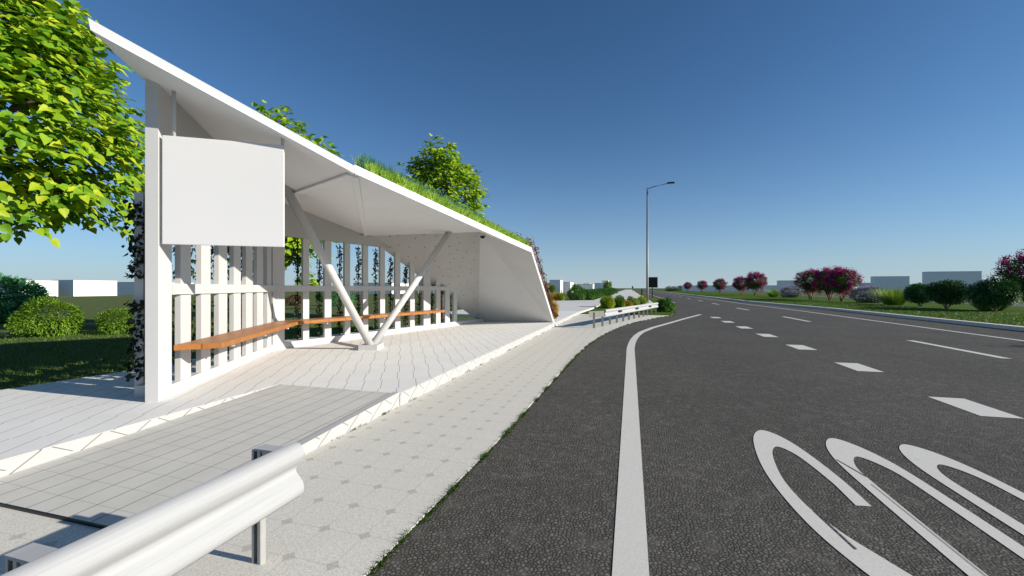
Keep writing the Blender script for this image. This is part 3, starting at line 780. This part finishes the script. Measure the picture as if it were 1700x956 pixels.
# planting on the roof: grass and a rust coloured creeper
rng = np.random.default_rng(5)
def roof_pt(t, w):
    """t along the front edge, w metres inwards, on top of the green roof"""
    P = np.array(AP)[None] + (np.array(CR) - np.array(AP))[None] * t[:, None]
    inw = np.array([-1, .12, 0.]); a = plane_z((AP, KK, CR), 0, 0)[0]; bx = plane_z((AP, KK, CR), 1, 0)[0] - a; by = plane_z((AP, KK, CR), 0, 1)[0] - a
    Q = P + inw[None] * w[:, None]; Q[:, 2] = a + bx * Q[:, 0] + by * Q[:, 1]
    Q[:, 2] += .13
    return Q
n = 15000; t = rng.uniform(.035, .99, n) ** .9; w = rng.uniform(.04, .55, n); t = np.minimum(t + .07 * w, .99)
tuft = np.sin(t * 95) * .5 + np.sin(t * 41 + w * 7) * .5
P = roof_pt(t, w); d = np.stack([rng.normal(size=n) * .45 + .15, rng.normal(size=n) * .45, np.full(n, 1.0)], 1)
cards('roof_grass', P, d, rnd_unit(n), rng.uniform(.11, .20, n) * (1 + .35 * tuft), .018, BLADE, BLADE_F, L['roofgrass']); o = bpy.data.objects['roof_grass']
tag(o, 'bright green grass fringe growing along the edge of the shelter roof', 'grass', kind='stuff')
n = 6000; t = rng.uniform(.0, .6, n) ** 1.1 + .015; w = rng.uniform(.25, .75, n); t += .16 * w; P = roof_pt(t, w)
d = np.stack([rng.normal(size=n) * .22, rng.normal(size=n) * .22, np.full(n, 1.0)], 1)
cards('roof_fescue', P, d, rnd_unit(n), rng.uniform(.18, .32, n), .013, BLADE, BLADE_F, L['bluegrass']); o = bpy.data.objects['roof_fescue']
tag(o, 'taller blue green grass standing behind the green roof fringe', 'grass', kind='stuff')
# creeper hanging over the end wall
cp = empty('creeper', tuple(CR + Vector((0, .3, .1)))); tag(cp, 'rust brown creeper covering the outer side of the shelter end wall', 'climbing plant')
n = 3400; t = rng.uniform(-.08, 1, n); w = rng.uniform(0, 1.6, n) ** 1.3
E0 = np.array(CR); E1 = np.array(FT)
K_ = np.array(KK); w = np.clip(w / 2.2, 0, 1) * (1 - np.clip(t, 0, 1))
P = E0[None] + (E1 - E0)[None] * t[:, None] + (K_ - E0)[None] * w[:, None]
on = np.cross(E1 - E0, K_ - E0); on = on / np.linalg.norm(on); on = on if on[1] > 0 else -on
P += on[None] * (.17 + rng.uniform(0, .16, n) + .05 * np.sin(t * 40))[:, None]; P[:, 1] += .05; P[:, 2] = np.maximum(P[:, 2], .2)
P2t = rng.uniform(.55, 1.0, 900); P2 = roof_pt(P2t, rng.uniform(.35, .9, 900)); P2[:, 2] += rng.uniform(0, .2, 900)
P = np.concatenate([P, P2]); n = len(P)
d = unit(np.array([.2, .8, -.5]) + rng.normal(size=(n, 3)) * .6); nm = unit(np.array([0.3, .7, .7]) + rng.normal(size=(n, 3)) * .6); sz = rng.uniform(.04, .085, n)
cards('foliage', P - np.array(cp.location)[None], d, nm, sz, sz * .9, OVAL, OVAL_F, L['rust'], cp)
m = MB()
for k in range(7):
    a = FT.lerp(KK, .05 * k); b = CR.lerp(KK, .1 * k); ov = Vector(on) * .2; m.tube([a + ov - cp.location, b + ov - cp.location], .012, 5)
m.build('stem', M['stem'], cp)

# ---------------------------------------------------------------- guard rails
def w_beam(path, z, mat, parent, name='beam'):
    """corrugated rail: path points (x,y), face towards the right hand side of the path"""
    prof = [(.0, -.160), (.04, -.156), (.066, -.132), (.072, -.10), (.064, -.068), (.040, -.04), (.018, -.018), (.012, 0), (.018, .018), (.040, .04), (.064, .068), (.072, .10), (.066, .132), (.04, .156), (.0, .160)]
    inner = [(a - .006, b) for a, b in prof[::-1]]
    ring = prof + inner; n = len(ring); m = MB(); path = [Vector((*p, 0)) for p in path]
    for i, p in enumerate(path):
        t = (path[min(i + 1, len(path) - 1)] - path[max(i - 1, 0)]).normalized(); nn = Vector((t.y, -t.x, 0))
        for a, b in ring: m.v.append(tuple(p + nn * a + Vector((0, 0, z + b))))
    for i in range(len(path) - 1):
        for k in range(n): m.f.append((i * n + k, i * n + (k + 1) % n, (i + 1) * n + (k + 1) % n, (i + 1) * n + k))
    m.f.append(tuple(range(n))); m.f.append(tuple(range((len(path) - 1) * n, len(path) * n)))
    o = m.build(name, mat, parent, True)
    e = o.modifiers.new('es', 'EDGE_SPLIT'); e.split_angle = R(50)
    return o
g = empty('guard_rail', (0, 0, 0)); tag(g, 'galvanised crash barrier in the near left corner, cut off by the frame', 'guard rail')
w_beam([(-1.925, -3), (-1.925, -1), (-1.925, 1), (-1.925, 2.07)], .525, M['galv'], g)
for y in (1.955, .955, -.045):
    m = MB(); m.box((-2.078, y + .028, .335), (.058, .008, .66)); m.box((-2.051, y + .012, .335), (.010, .034, .66)); m.box((-2.105, y + .012, .335), (.010, .034, .66)); m.box((-2.058, y - .006, .335), (.020, .005, .66)); m.box((-2.102, y - .006, .335), (.014, .005, .66)); m.box((-2.082, y + .018, .335), (.008, .018, .66))
    pst = m.build('post', M['post_steel'], g)
    MB().box((-2.0, y + .01, .676), (.15, .075, .012)).build('cap', M['galv'], pst)
    m = MB(); m.box((-1.985, y + .012, .595), (.11, .03, .15)); m.box((-1.99, y - .006, .60), (.04, .01, .05)); m.build('spacer', M['post_steel'], pst)
pts = [(-1.4, 17.02), (-1.13, 17.95), (-.87, 18.95), (-.61, 19.95), (-.34, 20.9), (-.08, 21.9), (.17, 22.85), (.44, 23.75), (.69, 24.7), (.93, 25.7), (1.2, 26.7), (1.5, 27.7)]
g2 = empty('guard_rail', (0, 0, 0)); tag(g2, 'white curved crash barrier with dark reflectors beyond the shelter', 'guard rail')
path = []
for i, (x, y) in enumerate(pts):
    a = Vector((*pts[max(i - 1, 0)], 0)); b = Vector((*pts[min(i + 1, len(pts) - 1)], 0)); t = (b - a).normalized(); nn = Vector((t.y, -t.x, 0))
    path.append((x + nn.x * .09, y + nn.y * .09))
w_beam(path[1:], .545, M['galv'], g2)
m = MB(); a = Vector((*path[0], 0)); b = Vector((*path[1], 0)); t = (b - a).normalized(); nn = Vector((t.y, -t.x, 0)); p0 = a - nn * .3
m.prism([(p0.x, p0.y), (b.x, b.y), (b.x + t.x * .02, b.y + t.y * .02), (p0.x + t.x * .02, p0.y + t.y * .02)], .42, .66); m.build('end_plate', M['lamp_metal'], g2)
for i, (x, y) in enumerate(pts):
    MB().box((x, y, .30), (.07, .09, .66), math.atan2(.27, 1)).build('post', M['lamp_metal'], g2)
for i in (3, 6, 9):
    x, y = path[i]; MB().box((x + .06, y, .545), (.10, .34, .075), -.27).build('reflector', M['dark_metal'], g2)

# ---------------------------------------------------------------- street furniture
lp = empty('street_lamp', (1.62, 44.6, .13)); tag(lp, 'tall grey steel street lamp with one arm over the road', 'street lamp')
MB().tube([(0, 0, 0), (0, 0, 1.2), (0, 0, 11.55)], [.13, .12, .075], 14).build('pole', M['lamp_metal'], lp, True)
MB().tube([(0, 0, 11.42), (.6, 0, 11.62), (1.95, 0, 11.86)], [.045, .04, .035], 8).build('arm', M['lamp_metal'], lp, True)
hd = MB().box((2.22, 0, 11.89), (.68, .26, .16)).build('lamp_head', M['dark_metal'], lp); md = hd.modifiers.new('b', 'BEVEL'); md.width = .03; md.segments = 2
MB().box((2.25, 0, 11.80), (.5, .2, .02)).build('lamp_glass', M['board'], hd)
MB().box((0, 0, .02), (.34, .34, .05)).build('base_plate', M['lamp_metal'], lp)
sg = empty('road_sign', (3.45, 73.6, 0)); tag(sg, 'dark back of a square road sign on a post beside the lamp', 'road sign')
MB().tube([(0, 0, -.03), (0, 0, 3.3)], .07, 10).build('post', M['sign_back'], sg, True)
pl = MB().prism([(x, y) for x, y in ((-.84, -.12), (.84, -.12), (.84, -.07), (-.84, -.07))], 1.66, 3.40).build('plate', M['sign_back'], sg); md = pl.modifiers.new('b', 'BEVEL'); md.width = .02; md.segments = 2
mk = empty('marker_post', (1.75, 72, .12)); tag(mk, 'red and black striped marker post at the path edge', 'marker post')
MB().box((0, 0, .6), (.20, .10, 1.25)).build('post', M['black'], mk)
m = MB()
for k in range(3):
    z = .32 + .38 * k; m.add([(-.105, -.054, z), (.105, -.054, z + .12), (.105, -.054, z + .30), (-.105, -.054, z + .18)], [(0, 1, 2, 3)])
mesh_obj('stripe', m.v, m.f, M['red'], mk)
dp = empty('small_sign', (.9, 210, .1)); tag(dp, 'tiny dark sign on a stick at the far end of the path', 'road sign')
MB().tube([(0, 0, 0), (0, 0, 1.5)], .09, 6).build('post', M['sign_back'], dp)
MB().box((0, 0, 1.9), (.7, .1, .9)).build('plate', M['sign_back'], dp)

# ---------------------------------------------------------------- buildings far off
def building(label, x0, x1, y0, y1, h, extra=None):
    t = empty('building', ((x0 + x1) / 2, (y0 + y1) / 2, -.03)); tag(t, label, 'building', 'plain pale buildings on the horizon')
    a, b = (x1 - x0) / 2, (y1 - y0) / 2
    MB().box((0, 0, h / 2), (2 * a, 2 * b, h)).build('wall', M['bwall'], t)
    MB().box((0, 0, h + .04), (2 * a + .1, 2 * b + .1, .08)).build('roof', M['broof'], t)
    if extra: MB().box((extra[0], extra[1], h + .08 + extra[4] / 2), extra[2:5]).build('roof_block', M['bwall'], t)
building('low white building half behind the blue green shrub at the left edge', -116, -105, 48.7, 54.2, 3.0)
building('long white building with a shaded end, between the left shrub row and the column', -111, -105, 56.5, 63.8, 3.15)
building('white building just left of the tall column, mostly behind it', -122, -110, 70.5, 84, 2.95)
building('white building seen through the slats nearest the wall corner', -74, -62, 101, 113, 3.0)
building('white building seen through the slats left of the V strut', -60, -48, 112, 126, 3.2)
building('white building seen through the slats between the two struts', -44, -36, 118, 128, 2.9)
building('low white building seen through the slats right of the struts', -36, -30, 124, 136, 3.1)
building('pale block nearest the right edge of the shelter', -26.8, -24.0, 128, 136, 3.1)
building('pale cube with a bright side right of the first pale block', -23.6, -20.3, 126, 131, 4.0)
building('small white block left of the single cone shaped tree', -20.8, -18.4, 134, 142, 3.45)
building('broad grey block behind the middle of the hedge', -17.6, -12.3, 145, 150, 2.9, (.4, .5, 2.2, 2, .25))
building('tallest grey block left of the largest cone shaped tree', -12.9, -8.0, 160, 170, 3.4, (1.3, 0, 2.2, 6, .95))
building('long low grey building behind the pink trees', 27, 85, 250, 262, 2.95)
building('grey block rising behind the lilac bush at the long low building', 44.7, 49.5, 150, 152, 3.9)
building('grey block between the large pink trees and the round trees', 69.9, 78.3, 150, 152.5, 5.0)
building('tallest grey block behind the round green trees', 71.8, 82.3, 130, 132.5, 5.65)
building('low grey wall like building joining the block right of the pink trees', 71.4, 74.9, 160, 163, 3.2)
building('low grey building between the two taller grey blocks', 83.6, 88.9, 160, 162, 2.65)
building('low grey building behind the right hand round tree', 101.3, 106, 160, 163, 3.4)
building('low grey building at the right edge behind the pink tree', 108, 130, 160, 166, 2.8)

# ---------------------------------------------------------------- trees and shrubs, left side
linden('linden_tree', 'large yellow green tree filling the upper left corner', (-13.2, 5.4, -.03), 2.75, 8.9, 3.15, 15000, .195, 'yellow green broadleaf trees behind the shelter', 3)
linden('linden_tree', 'yellow green tree peeking over the canopy beside the display board', (-12.75, 12.85, -.03), 2.35, 8.1, 2.5, 8500, .20, 'yellow green broadleaf trees behind the shelter', 12, .15)
linden('linden_tree', 'yellow green tree rising above the grass of the shelter roof', (-9.6, 20.4, -.03), 2.4, 9.1, 2.35, 9000, .21, 'yellow green broadleaf trees behind the shelter', 31, .2)
linden('linden_tree', 'small distant yellow green tree seen through the slats near the corner', (-46, 52, -.03), .8, 4.2, 1.6, 900, .3, 'yellow green broadleaf trees behind the shelter', 8)
rng = np.random.default_rng(77)
LEFT = 'shrubs on the left lawn'
bush('shrub', 'blue green rounded shrub at the left edge', 'shrub', (-29.2, 12.6, -.03), (2.2, 2.2, 1.35), L['bluegreen'], 9000, .19, LEFT, 22)
bush('shrub', 'bright green wide shrub beside the blue green one', 'shrub', (-19.0, 9.6, -.03), (.95, 1.15, .76), L['bright'], 8000, .075, LEFT, 7)
bush('shrub', 'small bright green shrub left of the vine covered post', 'shrub', (-17.6, 10.75, -.03), (.70, .72, .58), L['bright'], 5500, .065, LEFT, 6)
bush('shrub', 'small dark red shrub seen through the slats', 'shrub', (-30.2, 32.5, -.03), (.95, .95, .6), L['redbush'], 900, .14, LEFT)
bush('shrub', 'dark green standing shrub seen through the slats by the strut', 'shrub', (-22.4, 27.3, -.03), (.85, .85, .72), L['dark'], 1500, .13, LEFT, legs=.55)
bush('shrub', 'light green rounded shrub seen through the slats beside the strut', 'shrub', (-25.5, 33.2, -.03), (1.25, 1.25, .85), L['bluegreen'], 1300, .15, LEFT)

# beyond the shelter
HG = 'dark green hedge bushes along the path'
hp = [(-6.6, 53.8, 1.15), (-5.6, 57, 1.0), (-5.4, 60.5, .98), (-5.3, 64.5, 1.0), (-5.3, 69, .98), (-5.4, 74.5, 1.0), (-5.5, 81, 1.0), (-5.6, 89, 1.02), (-5.7, 99, 1.05), (-5.9, 112, 1.1), (-6.1, 128, 1.15), (-6.3, 148, 1.2)]
hw = ['nearest and darkest', 'second nearest', 'third nearest', 'fourth nearest', 'fifth nearest', 'sixth nearest', 'seventh nearest', 'eighth nearest', 'fourth farthest', 'third farthest', 'second farthest', 'farthest']
src = bush('hedge_bush', 'x', 'hedge bush', (0, 0, 0), (1.15, 1.7, .85), L['hedge'], 3600, .13, HG, 22)
for i, (x, y, s) in enumerate(hp):
    b = src if i == 0 else copy_tree(src)
    b.location = (x, y, -.03); b.rotation_euler = (0, 0, .9 * i); k = s * (1 if i < 5 else 1.25); b.scale = (k, k * (1 if i < 4 else 1.5), s * (1.15 if i == 0 else 1.0))
    b['label'] = '%s dark green bush in the hedge left of the path' % hw[i]
OR = 'orange perennials along the far path edge'
for i, (x, y, lab) in enumerate([(-10.6, 50.2, 'orange brown perennial clump touching the creeper of the end wall'), (-9.5, 50.6, 'orange brown perennial clump in the middle of its row'), (-8.5, 51.0, 'yellow brown perennial clump next to the lime sapling')]):
    fountain('perennial', lab, (x, y, -.03), .8, .85, 1100, L['orange'], 'plant', OR)
bush('sapling', 'small lime green sapling between the orange clumps and the dark hedge', 'shrub', (-7.9, 50.0, -.03), (.35, .35, .62), L['lime'], 700, .15, depth=.1)
fountain('perennial', 'yellow brown plant at the foot of the shelter end wall', (-3.5, 19.2, .18), .45, .68, 1100, L['orange'], 'plant')
fountain('perennial', 'rusty brown low plant behind the foot of the shelter end wall', (-4.3, 19.6, .18), .42, .75, 420, L['rust'], 'plant')
IS = 'bushes on the island behind the crash barrier'
bush('island_bush', 'large lime and dark green bush at the left end of the island', 'bush', (-1.75, 33.6, -.03), (.68, .68, .62), L['lime'], 3900, 0.116, IS, depth=.12)
bush('island_bush', 'bright green bush touching the large lime bush on its right', 'bush', (-.85, 34.6, -.03), (.5, .5, .55), L['bright'], 1950, 0.109, IS, depth=.12)
bush('island_bush', 'dark green bush behind the two leftmost island bushes', 'bush', (-.9, 37.2, -.03), (.55, .55, .58), L['dark'], 1800, 0.116, IS, depth=.12)
bush('island_bush', 'low yellow bush in the middle of the island', 'bush', (-.25, 35.2, -.03), (.42, .42, .36), L['orange'], 1350, 0.102, IS, depth=.12)
bush('island_bush', 'upright green bush in the middle of the island', 'bush', (-.02, 36.9, -.03), (.36, .36, .58), L['bright'], 1350, 0.102, IS, depth=.12)
bush('island_bush', 'yellow green bush right of the upright island bush', 'bush', (.42, 37.2, -.03), (.36, .36, .48), L['lime'], 1350, 0.102, IS, depth=.12)
bush('island_bush', 'lime bush beside the foot of the street lamp', 'bush', (1.0, 39.6, -.03), (.46, .46, .55), L['lime'], 1650, 0.109, IS, depth=.12)
bush('island_bush', 'dark green bush at the road end of the crash barrier', 'bush', (2.15, 29.4, -.03), (.66, .66, .58), L['hedge'], 2850, 0.116, IS, depth=.12)
mb = MB(); mb.prism([(-2.98, 26.11), (2.24, 26.11), (2.64, 28.4), (2.92, 32), (3.54, 36.5), (4.19, 41), (4.24, 60), (2.0, 60), (2.2, 43.4), (-2.55, 40.9), (-2.66, 32)], -.04, .04)
o = mb.build('island_lawn', M['median']); o['kind'] = 'structure'
CT = 'cone shaped trees in front of the far blocks'
src = bush('cone_tree', 'x', 'tree', (0, 0, 0), (1.3, 1.3, 1.25), L['bright'], 1500, .3, CT, 14, legs=.35, depth=.12)
for i, (x, y, s, lab) in enumerate([(-23.6, 122, .9, 'leftmost small cone shaped tree in front of the first pale block'), (-21.9, 122, .9, 'second small cone shaped tree in front of the first pale block'), (-16.2, 128, 1.0, 'single cone shaped tree left of the broad grey block'), (-7.1, 140, 1.35, 'largest cone shaped tree at the right end of the far blocks')]):
    b = src if i == 0 else copy_tree(src); b.location = (x, y, -.03); b.scale = (s * .85, s * .85, s * 1.1); b.rotation_euler = (0, 0, i * 1.3); b['label'] = lab

# ---------------------------------------------------------------- trees and shrubs, right side
rng = np.random.default_rng(99)
PK = 'pink flowering trees on the median'
src = crepe('crepe_myrtle', (0, 0, 0), .95, (1.7, 1.7, 1.6), 5200, 7500, 'x', PK)
for i, (x, y, s, lab) in enumerate([(24.2, 200, 1.05, 'smallest and farthest pink tree'), (24.2, 161, 1.05, 'second farthest pink tree'), (24, 129, 1.05, 'third farthest pink tree, standing alone'), (22.6, 99.5, 1.0, 'left tree of the pair of pink trees'), (23.5, 92.8, 1.18, 'right and taller tree of the pair of pink trees'),
                                    (21.9, 61.7, .98, 'left tree of the row of three large pink trees'), (22.8, 58.6, 1.0, 'middle tree of the row of three large pink trees'), (22.1, 53.9, .95, 'right tree of the row of three large pink trees'), (24.5, 34.8, .96, 'large pink tree cut off by the right edge'), (21.6, 14.5, 1.1, 'pink tree outside the right edge whose shadow lies on the road')]):
    b = src if i == 0 else copy_tree(src); b.location = (x, y, .09); b.scale = (s, s, s); b.rotation_euler = (0, 0, i * 1.7); b['label'] = lab
RT = 'round green trees on the median'
src = bush('round_tree', 'x', 'tree', (0, 0, 0), (1.6, 1.6, 1.1), L['dark'], 9000, .15, RT, 26, legs=.5, flat=-.85, depth=.12)
for i, (x, y, s, lab) in enumerate([(22.1, 41, .76, 'leftmost of the three round dark green trees'), (21.6, 37.2, .84, 'middle of the three round dark green trees'), (21.9, 33.6, .84, 'round dark green tree overlapping the pink tree at the right edge')]):
    b = src if i == 0 else copy_tree(src); b.location = (x, y, .09); b.scale = (s, s, s); b.rotation_euler = (0, 0, i * 2.1); b['label'] = lab
bush('lilac_bush', 'lilac flowering bush left of the large pink trees', 'bush', (23.8, 74.6, .09), (1.6, 1.6, 1.05), L['dark'], 2600, .15, 'lilac bushes on the median', 20, extra=(L['lilac'], 1100, .15, 'blossom'))
bush('lilac_bush', 'lilac flowering bush right of the large pink trees', 'bush', (22.9, 50.4, .09), (1.6, 1.6, 1.0), L['dark'], 3200, .14, 'lilac bushes on the median', 22, extra=(L['lilac'], 1300, .13, 'blossom'))
PG = 'pale ornamental grasses on the median'
fountain('ornamental_grass', 'pale green grass clump left of the far lilac bush', (22.8, 79, .09), 1.5, 1.0, 900, L['pampas'], 'plant', PG)
fountain('ornamental_grass', 'pale green grass clump right of the near lilac bush', (22.3, 44.9, .09), 1.7, 1.1, 1400, L['pampas'], 'plant', PG)
fountain('ornamental_grass', 'pale green grass clump behind the right hand round tree', (22.6, 35.0, .09), 1.3, .75, 1000, L['pampas'], 'plant', PG)
CF = 'far row of dark conifers'
src = bush('conifer', 'dark narrow conifer in the far row beside the road', 'tree', (0, 0, 0), (1.0, 1.0, 1.7), L['dark'], 500, .3, CF, 12)
for i in range(9):
    b = src if i == 0 else copy_tree(src); b.location = (17.4 + .85 * i, 224 + 1.4 * (i % 3), -.03); s = .85 + .2 * ((i * 7) % 5) / 5; b.scale = (s, s, s); b.rotation_euler = (0, 0, i)

# ---------------------------------------------------------------- grass: verge tufts and mown blades
rng = np.random.default_rng(13)
def tufts(name, line, n_tuft, per, ln, label, lean, wd=.005, spread=.03):
    line = [np.array(p, float) for p in line]; seg = [np.linalg.norm(b - a) for a, b in zip(line, line[1:])]; cum = np.concatenate([[0], np.cumsum(seg)])
    s = rng.uniform(0, cum[-1], n_tuft); s = s + .12 * np.sin(s * 9)
    c = np.stack([np.interp(s, cum, [p[k] for p in line]) for k in range(3)], 1)
    w = rng.uniform(.35, 1.1, n_tuft)
    i = np.repeat(np.arange(n_tuft), per); P = c[i] + rng.normal(size=(len(i), 3)) * np.array([spread * .5, spread * 1.6, 0])
    d = np.array(lean)[None] + rng.normal(size=(len(i), 3)) * .45; d[:, 2] = np.abs(d[:, 2]) + .35
    cards(name, P, d, rnd_unit(len(i)), ln * w[i] * rng.uniform(.6, 1.2, len(i)), wd, BLADE, BLADE_F, L['tuft']); o = bpy.data.objects[name]
    return tag(o, label, 'grass', kind='stuff')
tufts('verge_grass', [(x + .004, y, .0) for x, y in bay[1:12]], 520, 28, .05, 'grass tufts growing between the pavement and the asphalt', (.7, 0, .4))
tufts('kerb_weeds', [(-2.985, 2.3, .012), (-2.985, 26, .012)], 110, 14, .05, 'dark weeds along the foot of the platform edge', (.6, 0, .5))
n = 42000; y = rng.uniform(0, 1, n) ** 1.6 * 50 + 14; x = np.array([kerbx(t) for t in y]) + .30 + rng.uniform(0, 1, n) ** 1.5 * 7
P = np.stack([x, y, np.full(n, .13)], 1); d = rng.normal(size=(n, 3)) * .5; d[:, 2] = 1
cards('mown_grass', P, d, rnd_unit(n), rng.uniform(.05, .11, n), .018, BLADE, BLADE_F, L['mowed']); tag(bpy.data.objects['mown_grass'], 'short mown grass on the median behind the kerb', 'grass', kind='stuff')
n = 26000; x = -8.75 - rng.uniform(0, 1, n) ** 1.4 * 13; y = rng.uniform(2.5, 16, n)
P = np.stack([x, y, np.full(n, -.03)], 1); d = rng.normal(size=(n, 3)) * .5; d[:, 2] = 1
cards('lawn_grass', P, d, rnd_unit(n), rng.uniform(.04, .10, n), .016, BLADE, BLADE_F, L['mowed']); tag(bpy.data.objects['lawn_grass'], 'short grass on the lawn behind the shelter', 'grass', kind='stuff')

# ---------------------------------------------------------------- light, sky, camera
EL = 21.8
w = bpy.data.worlds.new('World'); sc.world = w; w.use_nodes = True
nt = w.node_tree; bg = nt.nodes['Background']
sky = nt.nodes.new('ShaderNodeTexSky'); sky.sky_type = 'NISHITA'; sky.sun_disc = False
sky.sun_elevation = R(EL); sky.sun_rotation = R(90); sky.air_density = .8; sky.dust_density = .3; sky.ozone_density = 8; sky.altitude = 0
# a pale haze layer thickens the air towards the horizon
tc = nt.nodes.new('ShaderNodeTexCoord'); zz = math_n(nt, 'MAXIMUM', sep(nt, tc.outputs['Generated'])[2], 0.0)
hz_ = math_n(nt, 'MULTIPLY', math_n(nt, 'EXPONENT', math_n(nt, 'MULTIPLY', zz, -9.0)), .92)
SK = .08
tint = nt.nodes.new('ShaderNodeMix'); tint.data_type = 'RGBA'; tint.blend_type = 'MULTIPLY'; tint.inputs[0].default_value = 1
nt.links.new(sky.outputs[0], tint.inputs[6]); tint.inputs[7].default_value = (.97, 1.06, .95, 1)
nt.links.new(mixc(nt, hz_, tint.outputs[2], (.30 / SK, .37 / SK, .415 / SK)), bg.inputs[0]); bg.inputs[1].default_value = SK
sl = bpy.data.lights.new('sun', 'SUN'); sl.energy = 4.4; sl.angle = R(.5); sl.color = (1, .93, .83)
so = bpy.data.objects.new('sun', sl); COL.objects.link(so)
so.rotation_euler = Vector((-math.cos(R(EL)), 0, -math.sin(R(EL)))).to_track_quat('-Z', 'Y').to_euler()
cam = bpy.data.cameras.new('camera'); cam.sensor_width = 36; cam.lens = 702 / 1700 * 36; cam.clip_end = 6000; cam.clip_start = .05
co_ = bpy.data.objects.new('camera', cam); COL.objects.link(co_); co_.location = (0, 0, 1.6); co_.rotation_euler = (R(90), 0, R(15.67))
sc.camera = co_
sc.render.engine = 'CYCLES'
sc.cycles.max_bounces = 8; sc.cycles.diffuse_bounces = 5; sc.cycles.transparent_max_bounces = 6
sc.cycles.use_denoising = True
sc.view_settings.view_transform = 'Standard'; sc.view_settings.look = 'None'; sc.view_settings.gamma = 1; sc.view_settings.use_curve_mapping = False
sc.view_settings.exposure = .6
